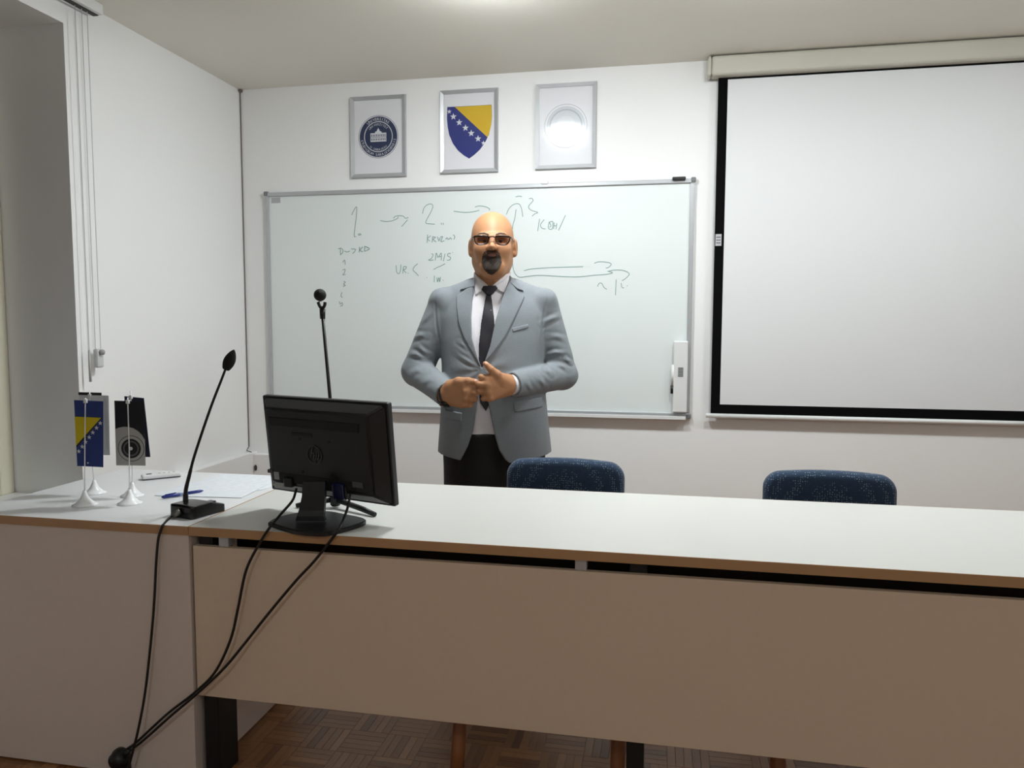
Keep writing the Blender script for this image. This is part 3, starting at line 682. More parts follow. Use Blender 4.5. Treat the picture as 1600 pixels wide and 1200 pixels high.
bp = [tuple(p[:2]) for p in spline([np.append(atZ(u, v, .757)[:2], 0) for u, v in bpx+bpx[:1]], 5)[:-1]]; cxy = np.mean(bp, 0)
obj('base', merge(prism(bp, ZT+.0005, ZT+.010), prism([tuple(cxy+(np.array(p)-cxy)*.97) for p in bp], ZT+.010, ZT+.013)), M_BLACK, mon)

# ---- cables hanging over the desk front
def cable(name, pts, r, label, loc):
    P = spline([atY(u, v, y) for u, v, y in pts], 8)
    return tag(obj(name, tube(P, r, 8), M_CABLE, loc=loc, smooth=True), label, 'cable')
cable('power_cable', [(463, 764, 1.965), (457, 782, 1.93), (440, 802, 1.89), (424, 821, 1.8345), (408, 845, 1.829), (385, 890, 1.826), (372, 950, 1.826), (360, 1000, 1.826), (336, 1050, 1.826), (303, 1083, 1.826), (262, 1115, 1.826), (215, 1158, 1.828), (199, 1170, 1.829)], .0038,
      'black monitor power cable hanging nearest the desk joint', (-1.2, 1.83, .4))
cable('video_cable', [(547, 772, 1.93), (544, 790, 1.915), (538, 808, 1.885), (530, 826, 1.8325), (514, 848, 1.829), (490, 878, 1.826), (462, 908, 1.826), (420, 958, 1.826), (385, 1002, 1.826), (352, 1042, 1.818), (312, 1080, 1.816), (270, 1116, 1.816), (225, 1156, 1.822), (199, 1176, 1.829)], .0038,
      'black monitor video cable sweeping diagonally across the beige desk front', (-1.0, 1.83, .4))
cable('microphone_cable', [(254, 821, 1.8345), (251, 829, 1.8325), (247, 845, 1.829), (244, 880, 1.826), (241, 940, 1.824), (236, 1000, 1.824), (227, 1080, 1.82), (216, 1140, 1.81), (206, 1180, 1.808), (198, 1210, 1.808)], .0036,
      'black microphone cable hanging straight down the side desk front', (-1.45, 1.83, .4))
pc = atY(186, 1186, 1.83)
pp = tag(empty('power_plug', (pc[0], 1.843, pc[2])), 'round black plug low on the side desk front', 'plug')
Yf = frame((pc[0], 1.8445, pc[2]), (1, 0, 0), (0, 0, 1), (0, -1, 0))
obj('plug_body', xf(lathe([(.029, 0), (.029, .012), (.025, .016), (.024, .03), (.016, .038), (0, .039)], n=28), Yf), M_BLACK, pp, True)
obj('socket_plate', box(pc[0]-.02, pc[0]+.03, 1.834, 1.8445, pc[2]-.065, pc[2]-.015, .004), M_BLACK, pp)
obj('cable_sleeve', tube([(pc[0]+.02, 1.828, pc[2]+.012), atY(203, 1171, 1.829)], [.009, .006], 10), M_BLACK, pp, True)

# ---- gooseneck conference microphone
gb = tag(empty('desk_microphone', (-1.362, 1.968, ZT)), 'black gooseneck microphone on the side desk beside the flags', 'microphone')
B0, B1, B2 = atZ(264, 807, ZT)[:2], atZ(301, 813, ZT)[:2], atZ(336, 798.5, ZT)[:2]
ex = (B1-B0); Lx = np.linalg.norm(ex); ex /= Lx; ey = np.array([-ex[1], ex[0]]); Ly = .125
GF = frame((B0[0], B0[1], ZT), (ex[0], ex[1], 0), (ey[0], ey[1], 0), (0, 0, 1))
g = Grid(np.arange(-.02, Lx+.02, .003), np.arange(-.02, Ly+.03, .003), np.arange(-.006, .06, .0025))
g.add(lambda X, Y, Z: np.maximum(rbox(X, Y, Z, (Lx/2, Ly/2, .01), (Lx/2, Ly/2, .034), .012), np.maximum(-Z, Z-.040+.9*np.maximum(0, Y-.07)*.35+1.2*(X-Lx/2)**2)), (-.02, -.02, -.006), (Lx+.02, Ly+.03, .06))
obj('base', xf(g.mesh(), GF), M_BLACKG, gb, True)
obj('talk_button', xf(box(Lx*.55, Lx*.8, .085, .105, .028, .0335, .002), GF), mat('button_grey', (50, 50, 54), .4), gb)
obj('connector', tube([atY(282, 799, 1.915), atY(269, 806, 1.905)], [.010, .008], 14), mat('connector_metal', (120, 118, 112), .35, metal=.8), gb, True)
obj('cable_tail', tube(spline([atY(269, 806, 1.905), atY(262, 812, 1.885), atY(256, 819, 1.85), atY(254, 821, 1.8345)], 8), .0036, 8), M_CABLE, gb, True)
YG = 1.975
npx = [(290.5, 792), (290, 778), (290.5, 765), (295, 746), (303, 715), (316, 675), (331, 632), (345, 596), (353, 575)]
P = spline([atY(u, v, YG) for u, v in npx], 6)
obj('gooseneck', tube(P, np.interp(np.arange(len(P)), [0, 8, 9, 20, 21, len(P)], [.0085, .0075, .0062, .0052, .0042, .0034]), 12), M_BLACK, gb, True)
a_, b_ = atY(353, 577, YG), atY(366, 546, YG); mid = (a_+b_)/2; ax = (b_-a_); hl = np.linalg.norm(ax)/2; ax /= 2*hl
e1 = np.cross(ax, (0, 1, 0)); e1 /= np.linalg.norm(e1); e2 = np.cross(ax, e1)
prof = [(.0035, -hl*1.02)]+[(.0165*math.sin(math.pi*(.17+.83*k/14))**.75, -hl+2*hl*k/14) for k in range(14)]+[(0, hl)]
obj('windscreen', xf(lathe(prof, n=24), frame(mid, e1, e2, ax)), mat('foam_black', (14, 14, 15), .95, bump=.8, bscale=700), gb, True)

# ---- tripod microphone behind the monitor
hub = atZ(524, 780, ZT+.026); YT = hub[1]
tm = tag(empty('tripod_microphone', (hub[0], hub[1], ZT)), 'black microphone on a small tripod stand behind the monitor', 'microphone')
tipA, tipB = atZ(463, 790, ZT+.0072), atZ(586, 804, ZT+.0072); tipC = hub+np.array([-.02, .15, 0]); tipC[2] = ZT+.0072
for tp in (tipA, tipB, tipC):
    obj('leg', tube([hub, hub*.3+tp*.7+(0, 0, .002), tp], [.0085, .0085, .007], 10), M_BLACK, tm, True)
obj('hub', lathe([(.012, -.02), (.016, -.015), (.016, .02), (.010, .03)], hub, 20), M_BLACK, tm, True)
top = atY(504, 492, YT)
obj('pole', tube([hub, atY(516, 625, YT), top], [.0055, .0052, .005], 12), M_BLACK, tm, True)
obj('clip', merge(tube([top-(0, 0, .012), top+(0, 0, .018)], [.008, .009], 12), tube(spline([atY(497, 472, YT), atY(500, 479, YT), atY(504, 481, YT), atY(507, 478, YT), atY(508, 472, YT)], 4), .005, 8)), M_BLACK, tm, True)
hd = atY(500, 461, YT-.02); mdir = ray(500, 461); mdir = mdir/np.linalg.norm(mdir)
mb = obj('microphone_body', tube([hd, hd+mdir*.03, hd+mdir*.15+(0, 0, -.012)], [.013, .0125, .009], 14), M_BLACK, tm, True)
obj('grille', lathe([(.0185*math.sin(math.pi*k/12), -.0185*math.cos(math.pi*k/12)) for k in range(13)], hd, 24), mat('mesh_grille', (20, 20, 21), .6, metal=.3, bump=.9, bscale=900), mb, True)

# ---- table flags on clear stands
M_ACR = mat('acrylic_stand', (244, 245, 246), .22)
def table_flag(bpx, corners, dy, label, pole_top, pole_px):
    b0 = atZ(*bpx, ZT); Y0 = b0[1]
    t = tag(empty('table_flag', (b0[0], Y0, ZT)), label, 'flag', 'table flags on the side desk')
    obj('stand_base', lathe([(.036, .0005), (.036, .003), (.026, .008), (.014, .02), (.0065, .036), (.005, .045)], (b0[0], Y0, ZT), 28), M_ACR, t, True)
    pt = atY(*pole_top, Y0); pm = atY(*pole_px, Y0)
    obj('pole', tube([(b0[0], Y0, ZT+.03), pm, pt], .0019, 10), M_ACR, t, True)
    P = [atY(u, v, Y0+dy) for u, v in corners]       # TL TR BR BL
    obj('pole_clip', box(pt[0]-.005, pt[0]+.005, Y0-.004, Y0+dy, P[0][2]-.008, P[0][2]+.004, .001), M_WHITEP, t)
    def mp(s, q, off): # s right, q down
        p = (P[0]*(1-s)+P[1]*s)*(1-q)+(P[3]*(1-s)+P[2]*s)*q; return p+np.array([0, -off, 0])
    def patch(name, pts, m, o0, o1):
        n = len(pts); V, Fc = prism([(s, -q) for s, q in pts], o0, o1)
        return obj(name, (np.array([mp(x, -y, z) for x, y, z in V]), Fc), m, t)
    return t, patch
M_FB = mat('flag_blue', (38, 58, 120), .75, noise=.06, nscale=60); M_FN = mat('flag_navy', (20, 24, 52), .75, noise=.06, nscale=60)
M_FK = mat('flag_black', (20, 21, 26), .75); M_FY = mat('flag_yellow', (206, 186, 22), .75); M_FW = mat('flag_white', (214, 216, 218), .75); M_FG = mat('flag_grey', (172, 172, 166), .75)
SQR = [(0, 0), (1, 0), (1, 1), (0, 1)]
t, pa = table_flag((133, 789), [(116, 625), (161.5, 627), (161.5, 730), (121, 728)], .004, 'blue table flag with a yellow triangle and white stars', (133.5, 622), (132.5, 700))
pa('flag_cloth', SQR, M_FB, 0, .001); pa('triangle', [(.0, .245), (.965, .245), (.0, .72)], M_FK, .001, .0012); pa('triangle', [(.0, .25), (.93, .25), (.0, .69)], M_FY, .0012, .0015)
for k in range(7):
    s, q = .09+k*.135, .775-k*.074
    pa('star', [(s+x*1.0, q+y*.43) for x, y in star(0, 0, .084, -math.pi/2)], M_FW, .001, .0014)
pa('grommet', circ(.42, .945, .03, 10, ry=.013), M_FW, .001, .0014)
t, pa = table_flag((148, 771), [(124, 617), (170, 618), (172, 711), (128, 711)], .004, 'white table flag with a dark top band behind the blue and yellow flag', (140, 610), (144, 720))
pa('flag_cloth', SQR, M_FW, 0, .001); pa('header_band', [(-.02, -.045), (.76, -.045), (.76, .0), (-.02, .0)], M_FK, 0, .0014); pa('side_stripe', [(.82, .0), (.95, .1), (.95, .9), (.88, .9)], mat('flag_pale', (200, 202, 202), .75), .001, .0013)
t, pa = table_flag((203, 787), [(179, 626), (225.5, 627), (227.5, 727.5), (182, 727)], .004, 'black and grey table flag with a round dark emblem', (199.5, 621), (202, 700))
pa('flag_cloth', SQR, M_FK, 0, .001)
pa('pale_field', [(.0, .44), (.12, .415), (.28, .40), (.45, .40), (.62, .42), (.78, .465), (.9, .52), (1, .6), (1, 1), (0, 1)], M_FG, .001, .0013)
EC = (.53, .735)
for r0, m_, o_ in ((.45, M_FK, .0013), (.43, M_FG, .0015), (.335, M_FK, .0017), (.27, mat('flag_dim_grey', (88, 88, 88), .75), .0019), (.215, M_FK, .0021), (.06, M_FW, .0023)):
    pa('emblem_ring', circ(EC[0], EC[1], r0, 30, ry=r0*.45), m_, o_, o_+.0002)
t, pa = table_flag((207, 775), [(194.5, 619), (225, 622), (235, 714), (200, 714)], .004, 'plain navy table flag behind the emblem flag', (204, 611), (207, 700))
pa('flag_cloth', SQR, M_FN, 0, .001)

# ---- remote, pen, papers
a_, b_ = atZ(221, 750, ZT), atZ(283, 744, ZT); d = b_-a_; L_ = np.linalg.norm(d[:2]); d /= L_; rz = math.atan2(d[1], d[0])
RF = frame(((a_+b_)/2*(1, 1, 0)+(0, 0, ZT+.0006)), (d[0], d[1], 0), (-d[1], d[0], 0), (0, 0, 1))
rm = tag(empty('remote_control', tuple((a_+b_)/2)), 'slim white remote control lying behind the table flags', 'remote control')
obj('case', xf(box(-L_/2, L_/2, -.022, .022, .003, .018, .006), RF), M_WHITEP, rm); obj('bottom_shell', xf(box(-L_/2+.004, L_/2-.004, -.02, .02, 0, .006, .002), RF), mat('remote_grey', (92, 94, 96), .5), rm)
obj('button', xf(box(-L_/2+.016, -L_/2+.034, -.007, .007, .0178, .0195, .001), RF), mat('button_dark', (70, 72, 75), .5), rm)
for k in range(4): obj('button', xf(box(-.01+k*.016, -.002+k*.016, -.006, .006, .0178, .019, .001), RF), mat('button_light', (196, 197, 198), .5), rm)
a_, b_ = atZ(252.5, 777, ZT+.007), atZ(317.5, 766.5, ZT+.007); d = b_-a_
pn = tag(empty('ballpoint_pen', tuple((a_+b_)/2)), 'blue ballpoint pen lying behind the gooseneck microphone', 'pen')
M_PB = mat('pen_blue', (26, 44, 124), .3)
obj('barrel', tube([a_, a_+d*.04, a_+d*.40, a_+d*.42], [.002, .0055, .0058, .005], 12), M_PB, pn, True)
obj('grip', tube([a_+d*.42, a_+d*.60], .0048, 12), mat('pen_clear', (150, 166, 206), .3), pn, True)
obj('barrel', tube([a_+d*.60, a_+d*.92, a_+d], [.0052, .0048, .0015], 12), M_PB, pn, True)
obj('pocket_clip', tube([a_+d*.08+(0, 0, .006), a_+d*.34+(0, 0, .0075)], .0015, 8), M_PB, pn, True)
mp_ = mat('printed_paper', (232, 235, 240), .8); nt = mp_.node_tree; b = nt.nodes['Principled BSDF']
tcn = nt.nodes.new('ShaderNodeTexCoord'); sx = nt.nodes.new('ShaderNodeSeparateXYZ'); nt.links.new(tcn.outputs['Object'], sx.inputs[0])
wv = nt.nodes.new('ShaderNodeMath'); wv.operation = 'SINE'; ml = nt.nodes.new('ShaderNodeMath'); ml.operation = 'MULTIPLY'; ml.inputs[1].default_value = 520
nt.links.new(sx.outputs['Y'], ml.inputs[0]); nt.links.new(ml.outputs[0], wv.inputs[0])
nzz = nt.nodes.new('ShaderNodeTexNoise'); nzz.inputs['Scale'].default_value = 45; nt.links.new(tcn.outputs['Object'], nzz.inputs['Vector'])
m2 = nt.nodes.new('ShaderNodeMath'); m2.operation = 'MULTIPLY'; nt.links.new(wv.outputs[0], m2.inputs[0]); nt.links.new(nzz.outputs['Fac'], m2.inputs[1])
rr = nt.nodes.new('ShaderNodeValToRGB'); rr.color_ramp.elements[0].position = .25; rr.color_ramp.elements[1].position = .5
rr.color_ramp.elements[0].color = lin((234, 237, 242)); rr.color_ramp.elements[1].color = lin((206, 211, 222)); nt.links.new(m2.outputs[0], rr.inputs[0]); nt.links.new(rr.outputs[0], b.inputs['Base Color'])
def paper(x, y, rz, z, label):
    vf = box(-.148, .148, -.105, .105, 0, .0007); M = Matrix.Translation((x, y, z)) @ Matrix.Rotation(rz, 4, 'Z')
    o = obj('paper_sheet', vf, mp_); o.matrix_world = M; tag(o, label, 'paper', 'papers on the side desk'); return o
paper(-1.455, 2.415, -.06, ZT+.0004, 'printed paper sheet at the far edge of the side desk')
paper(-1.475, 2.27, .10, ZT+.0014, 'printed paper sheet nearest the blue pen, on top of the other')

# =================================================================== THE MAN (local frame: x image-right, -y towards the camera)
PO = np.array([-.664, 2.95, 0.]); PA = math.atan2(.664, 2.95)
PX = np.array([math.cos(PA), math.sin(PA), 0]); PY = np.array([-math.sin(PA), math.cos(PA), 0])
def L3(u, v, y):
    d = ray(u, v); t = ((PO-CP)@PY+y)/(d@PY); p = CP+d*t-PO; return np.array([p@PX, y, p[2]])
def L2(pts, y):
    return [tuple(L3(u, v, y)[[0, 2]]) for u, v in pts]
PS = 3.15/2.95                     # he stands 3.15 m down the room: same view, true size
PZ = CAM_H*(PS-1)/PS               # floor level in his own units
PW = CP+PS*(PO-CP)
man = tag(empty('person', (PW[0], PW[1], 0), PA), 'standing bald person with goatee, glasses and grey blazer, buttoning the blazer', 'person')
man.scale = (PS, PS, PS)
def part(name, g, m, par=man, smooth=True):
    V, Fc = g.mesh() if isinstance(g, Grid) else g
    return obj(name, (np.asarray(V)-(0, 0, PZ), Fc), m, par, smooth, local=True)
def M_skin():
    m = mat('skin', (180, 130, 94), .52, spec=.28, noise=.10, nscale=30, bump=.15, bscale=300)
    b = m.node_tree.nodes['Principled BSDF']; b.inputs['Subsurface Weight'].default_value = .08; b.inputs['Subsurface Radius'].default_value = (.012, .005, .003)
    return m
SKIN = M_skin()
# ---- joints read from the photograph
HR = dict(w=L3(695, 616, -.175), mcp=[L3(725, 600, -.228), L3(728, 611, -.233), L3(727, 622, -.230), L3(722, 632, -.222)],
          pip=[L3(741, 605, -.232), L3(743.5, 614, -.236), L3(742, 624, -.230), L3(735, 633, -.222)],
          th=[L3(704, 603, -.205), L3(716, 596, -.228), L3(731, 595, -.238), L3(744, 596.5, -.236)], s=1)
HL = dict(w=L3(797, 601, -.18), mcp=[L3(765, 591, -.238), L3(762, 601, -.243), L3(762, 612, -.240), L3(766, 622, -.232)],
          pip=[L3(751.5, 589, -.243), L3(748, 600, -.248), L3(748.5, 611, -.244), L3(755, 623, -.236)],
          th=[L3(785, 594, -.212), L3(776, 585, -.236), L3(767, 577, -.246), L3(758.5, 568.5, -.244)], s=-1)
SHL, SHR_ = np.array([-.193, .018, 1.372]), np.array([.205, .018, 1.368])
ELL, ELR = np.array([-.302, .015, 1.122]), np.array([.286, .015, 1.108])
def head(g):
    g.ell((.002, .018, 1.663), (.083, .100, .092)); g.ell((.002, -.030, 1.600), (.067, .080, .100), .04)
    g.ell((.002, .02, 1.605), (.069, .075, .08), .04)
    g.cap((.002, -.082, 1.527), (.002, -.078, 1.522), .027, .027, .04)
    for s in (-1, 1):
        x = .002
        g.cap((x+s*.052, .0, 1.555), (x+s*.022, -.078, 1.525), .021, .02, .04)
        g.ell((x+s*.042, -.072, 1.598), (.027, .026, .03), .03)
        g.cap((x+s*.010, -.100, 1.643), (x+s*.046, -.090, 1.645), .012, .010, .02)
    for s in (-1, 1): g.unell((.002+s*.031, -.113, 1.629), (.019, .014, .011), .014)
    g.cap((.001, -.103, 1.640), (.001, -.128, 1.604), .0085, .0125, .012)
    for s in (-1, 1):
        g.ell((.001+s*.0125, -.117, 1.600), (.0095, .012, .0085), .008)
    g.ell((.001, -.108, 1.5785), (.021, .010, .0045), .008); g.ell((.001, -.107, 1.5705), (.018, .010, .0048), .006)
    g.uncap((-.019, -.122, 1.5742), (.021, -.122, 1.5742), .0022, .0022, .004)
    for s in (-1, 1):
        g.ell((.004+s*.089, .012, 1.614), (.011, .020, .033), .012); g.unell((.004+s*.098, .004, 1.619), (.006, .011, .020), .006)
        g.ell((.004+s*.086, .002, 1.588), (.009, .011, .011), .008)
    g.cap((.002, .028, 1.40), (.002, .012, 1.545), .070, .064, .03)
def hand(g, H, el):
    w_ = H['w']; rad = [(.0125, .0105, .0095, .0085), (.0128, .011, .0098, .0086), (.012, .0102, .0092, .0082), (.0108, .0092, .0084, .0076)]
    wr = w_+(el-w_)/np.linalg.norm(el-w_)*.035
    for i in range(4):
        m_, p_ = H['mcp'][i], H['pip'][i]; a, b_, c_, d_ = rad[i]
        g.cap(w_+(m_-w_)*.15+np.array([0, 0, .012-.008*i]), m_, .0235, a+.003, .022)
        g.ell(m_+np.array([0, -.003, 0]), (a, a, a*.9), .008)
        g.cap(m_, p_, a, b_, .007)
        q = p_+np.array([-.004*H['s'], .026, -.002]); e_ = q+np.array([-.017*H['s'], .012, -.001])
        g.cap(p_, q, b_, c_, .004); g.cap(q, e_, c_, d_, .003)
    mm, pm = np.mean(H['mcp'], 0), np.mean(H['pip'], 0)
    for dz_ in (.018, -.002, -.020): g.cap(mm+np.array([0, .02, dz_]), pm+np.array([-.010*H['s'], .024, dz_*.9]), .017, .014, .012)
    t = H['th']; g.cap(w_+(t[0]-w_)*.4, t[0], .022, .019, .02); g.cap(t[0], t[1], .019, .0152, .016); g.cap(t[1], t[2], .0158, .0132, .008); g.cap(t[2], t[3], .0132, .0102, .004)
    g.cap(wr, w_, .027, .024, .02)
ax_x = np.concatenate([np.arange(-.40, -.222, .012), np.arange(-.222, .118, .0024), np.arange(.118, .40, .012)])
ax_y = np.concatenate([np.arange(-.29, .14, .0025), np.arange(.14, .2, .012)])
ax_z = np.concatenate([np.arange(.01, .985, .014), np.arange(.985, 1.18, .0024), np.arange(1.18, 1.47, .012), np.arange(1.47, 1.78, .0023)])
gb_ = Grid(ax_x, ax_y, ax_z)
TB = [(.78, .01, .0, .175, .11), (.9, .01, .0, .175, .11), (1.05, .006, -.005, .165, .11), (1.25, .003, .005, .17, .10), (1.36, .004, .01, .165, .085), (1.42, .004, .02, .12, .065), (1.46, .003, .025, .07, .055)]
gb_.add(*loft(TB)); head(gb_)
for sh, el, H in ((SHL, ELL, HR), (SHR_, ELR, HL)):
    gb_.cap(np.array([sh[0]*.5, .02, 1.40]), sh, .045, .048, .03); gb_.cap(sh, el, .045, .038, .03); gb_.cap(el, H['w'], .036, .026, .01); hand(gb_, H, el)
for s in (-1, 1):
    gb_.cap((.01+s*.09, .0, .82), (.01+s*.10, .0, .48), .08, .058, .04); gb_.cap((.01+s*.10, .0, .48), (.01+s*.105, .03, PZ+.08), .055, .04, .02)
    gb_.cap((.01+s*.105, .03, PZ+.06), (.01+s*.115, -.10, PZ+.045), .034, .03, .02)
body = part('body', gb_, SKIN)
# lips and nails get their own tint on the same mesh
body.data.materials.append(mat('lip_skin', (128, 80, 66), .45)); body.data.materials.append(mat('nail', (214, 172, 148), .3))
cen = np.zeros(len(body.data.polygons)*3); body.data.polygons.foreach_get('center', cen); cen = cen.reshape(-1, 3)+(0, 0, PZ)
mi = np.zeros(len(cen), np.int32)
mi[(np.abs(cen[:, 0]-.001) < .021) & (cen[:, 1] < -.10) & (np.abs(cen[:, 2]-1.5745) < .0085-.2*np.abs(cen[:, 0]-.001))] = 1
for H in (HR, HL):
    t = H['th']; ax = (t[3]-t[2])/np.linalg.norm(t[3]-t[2]); c = t[3]-ax*.003+np.array([0, -.005, .004]); mi[np.linalg.norm(cen-c, axis=1) < .0065] = 2
body.data.polygons.foreach_set('material_index', mi)
# ---- eyes, brows, goatee
for s in (-1, 1):
    c = np.array([.002+s*.031, -.0865, 1.630])
    e = part('eye', lathe([(.0125*math.sin(math.pi*k/12), -.0125*math.cos(math.pi*k/12)) for k in range(13)], c, 20), mat('eye_white', (205, 196, 188), .25))
    part('iris', xf(prism(circ(0, 0, .0064, 18), 0, .0012), frame(c+np.array([0, -.0118, 0]), (1, 0, 0), (0, 0, 1), (0, -1, 0))), mat('iris_brown', (40, 26, 18), .2), e)
    g = Grid(np.arange(.002+s*.031-.028, .002+s*.031+.028, .002), np.arange(-.125, -.05, .002), np.arange(1.62, 1.645, .0012))
    head(g); q = g.ax
    lid = ellip(*[a for a in (q[0][:, None, None], q[1][None, :, None], q[2][None, None, :])], c, np.array([.0145, .0145, .0142]))
    g.F = np.maximum(lid, np.maximum((1.6312-q[2][None, None, :]), -lid-.003)).astype(np.float32); part('eyelid', g, SKIN)
HAIR = mat('beard_hair', (50, 37, 29), .7, noise=.5, nscale=260, bump=.45, bscale=520)
def conform(poly, y0, off, inn, box_, h, builder, extra=None):
    g = Grid(*[np.arange(a, b_, h) for a, b_ in box_]); builder(g)
    X, Z = g.ax[0][:, None], g.ax[2][None, :]; P = polysdf(X, Z, poly)[:, None, :]
    Y = g.ax[1][None, :, None]
    f = np.maximum(np.maximum(g.F-off, -(g.F+inn)), Y-y0)
    f = np.sqrt(np.maximum(f+.0015, 0)**2+np.maximum(P+.0015, 0)**2)+np.minimum(np.maximum(f+.0015, P+.0015), 0)-.0015
    g.F = f.astype(np.float32)
    return g
for px_ in ([(745.5, 365.5), (749, 363), (757, 363), (764, 366), (763.5, 368), (756, 365.8), (749, 365.8)], [(774.5, 366), (781, 363), (788, 363.3), (792.5, 366.5), (788, 366.3), (782, 366), (775, 368)]):
    part('eyebrow', conform(L2(px_, -.1), -.05, .0018, .004, ((-.08, .08), (-.13, -.04), (1.62, 1.68)), .0014, head), HAIR)
bo = L2([(756, 393.5), (761, 391.5), (768, 392.5), (775, 391.5), (780, 394), (783, 402), (784, 411), (780, 420), (774, 427), (768, 430), (762, 427.5), (756, 421), (752.5, 411), (753, 402)], -.1)
g = Grid(np.arange(-.05, .055, .0018), np.arange(-.14, -.03, .0018), np.arange(1.48, 1.61, .0018)); head(g)
X, Y, Z = g.ax[0][:, None, None], g.ax[1][None, :, None], g.ax[2][None, None, :]
P = polysdf(g.ax[0][:, None], g.ax[2][None, :], bo)[:, None, :]
mouth = ellip(X, Y*0, Z, np.array([.001, 0, 1.5738]), np.array([.0165, 1, .0048]))
cheekL = np.minimum(ellip(X, Y*0, Z, np.array([-.0165, 0, 1.556]), np.array([.008, 1, .007])), ellip(X, Y*0, Z, np.array([.0185, 0, 1.556]), np.array([.008, 1, .007])))
wob = .0008*np.sin(X*900+Z*500)*np.sin(Z*1100)
thick = .0011+.0065*np.clip((1.56-Z)/.04, 0, 1)
g.F = np.maximum(np.maximum(np.maximum(g.F-thick+wob, -(g.F+.004)), np.maximum(P+wob*2, Y+.05)), -mouth).astype(np.float32)
GF_ = g.F.copy(); g.F = np.maximum(GF_, Z-1.5725).astype(np.float32); part('goatee', g, HAIR)
g.F = np.maximum(GF_, 1.5725-Z).astype(np.float32); part('moustache', g, mat('moustache_hair', (84, 58, 43), .75, noise=.4, nscale=260, bump=.3, bscale=520))
# ---- glasses
M_GF = mat('glasses_frame', (24, 18, 17), .25)
YG_ = -.128
def lensloop(px): return spline([L3(u, v, YG_) for u, v in px]+[L3(*px[0], YG_)], 5)[:-1]
LL = lensloop([(741, 369.5), (752, 368.3), (763, 369.5), (763.5, 374), (760.5, 380.5), (752, 382), (745, 381), (742, 376)])
LR = lensloop([(774.5, 369.5), (785, 368.5), (796, 370), (796, 376), (792, 381.5), (785, 382.5), (778, 381), (774.5, 375)])
gl = part('glasses', merge(tube(LL, .0026, 8, closed=True), tube(LR, .0026, 8, closed=True), tube([L3(741, 369.5, YG_), L3(752, 368.3, YG_-.001), L3(763, 369.5, YG_)], .0035, 8), tube([L3(774.5, 369.5, YG_), L3(785, 368.5, YG_-.001), L3(796, 370, YG_)], .0035, 8),
      tube(spline([L3(763, 371, YG_), L3(769, 369.5, YG_-.005), L3(774.5, 371, YG_)], 4), .0023, 8)), M_GF)
for q_, s in (((741, 370.5), -1), ((796.5, 371), 1)):
    a = L3(*q_, YG_); part('temple', tube(spline([a, a+np.array([s*.005, .006, 0]), (.002+s*.082, -.05, 1.636), (.003+s*.088, .01, 1.642), (.003+s*.087, .03, 1.625)], 5), .0022, 8), M_GF, gl)
for Lp in (LL, LR):
    V, Fc = prism([(p[0], p[2]) for p in Lp], -.0008, .0008)
    V = np.stack([V[:, 0], YG_+V[:, 2], V[:, 1]], 1); part('lens', (V, Fc), clear('tinted_lens', (214, 200, 190), .02), gl, smooth=False)

# ---- clothes
JT = [(.70, .012, .0, .232, .140), (.80, .012, .0, .230, .140), (.90, .010, -.002, .220, .143), (1.0, .008, -.006, .211, .148), (1.08, .006, -.006, .206, .148), (1.15, .003, -.002, .203, .145),
      (1.25, .003, .004, .212, .138), (1.34, .005, .010, .212, .126), (1.40, .006, .014, .195, .108), (1.44, .005, .018, .155, .09), (1.475, .004, .02, .10, .078), (1.50, .004, .022, .075, .07)]
def torso(g, off=0.):
    T = [(z, cx, cy, rx+off, ry+off) for z, cx, cy, rx, ry in JT]; g.add(*loft(T), m=.03)
BTN = L3(752, 578, -.15)
def sleeve(g, sh, el, H, s):
    cuff = H['w']+(H['w']-H['mcp'][1])*(.10 if s > 0 else -.08); ax = cuff-el; Ln = np.linalg.norm(ax); axn = ax/Ln; end = cuff+axn*.05
    def up(X, Y, Z):
        d = capsule(X, Y, Z, sh, el, .067, .060); t = np.clip((sh[2]-Z)/(sh[2]-el[2]), 0, 1)
        return d+.0015*np.exp(-((t-1.)/.42)**2)*np.sin(50*(Z+.45*s*X+.5*Y)+2*np.sin(30*X))
    lo = np.minimum(sh, el)-.08; hi = np.maximum(sh, el)+.08; g.add(up, lo, hi, .016)
    def fo(X, Y, Z):
        t = ((X-el[0])*ax[0]+(Y-el[1])*ax[1]+(Z-el[2])*ax[2])/Ln**2
        d = capsule(X, Y, Z, el, end, .060, .046)
        d = d+.0013*np.sin(38*(s*X*.9+.5*Z-.6*Y)+3*np.sin(25*Z))
        inner = capsule(X, Y, Z, el+ax*.75, end, .040, .040)
        return np.maximum(np.maximum(d, ((X-cuff[0])*axn[0]+(Y-cuff[1])*axn[1]+(Z-cuff[2])*axn[2])), -inner)
    lo = np.minimum(el, cuff)-.075; hi = np.maximum(el, cuff)+.075; g.add(fo, lo, hi, .012)
OPEN_TOP = L2([(742, 428), (741.5, 445), (737.5, 470), (736.3, 495), (737.5, 528), (744, 551), (753, 576), (759, 562), (766, 540), (774, 502), (786, 462), (796, 438), (797, 425)], -.125)
OPEN_BOT = L2([(750.5, 590), (747, 612), (744, 640), (739, 674), (731, 698), (722, 716), (716, 728), (705, 760), (806, 760), (800, 728), (789, 719), (780, 704), (774, 684), (768, 655), (763, 630), (757, 605), (754, 590)], -.145)
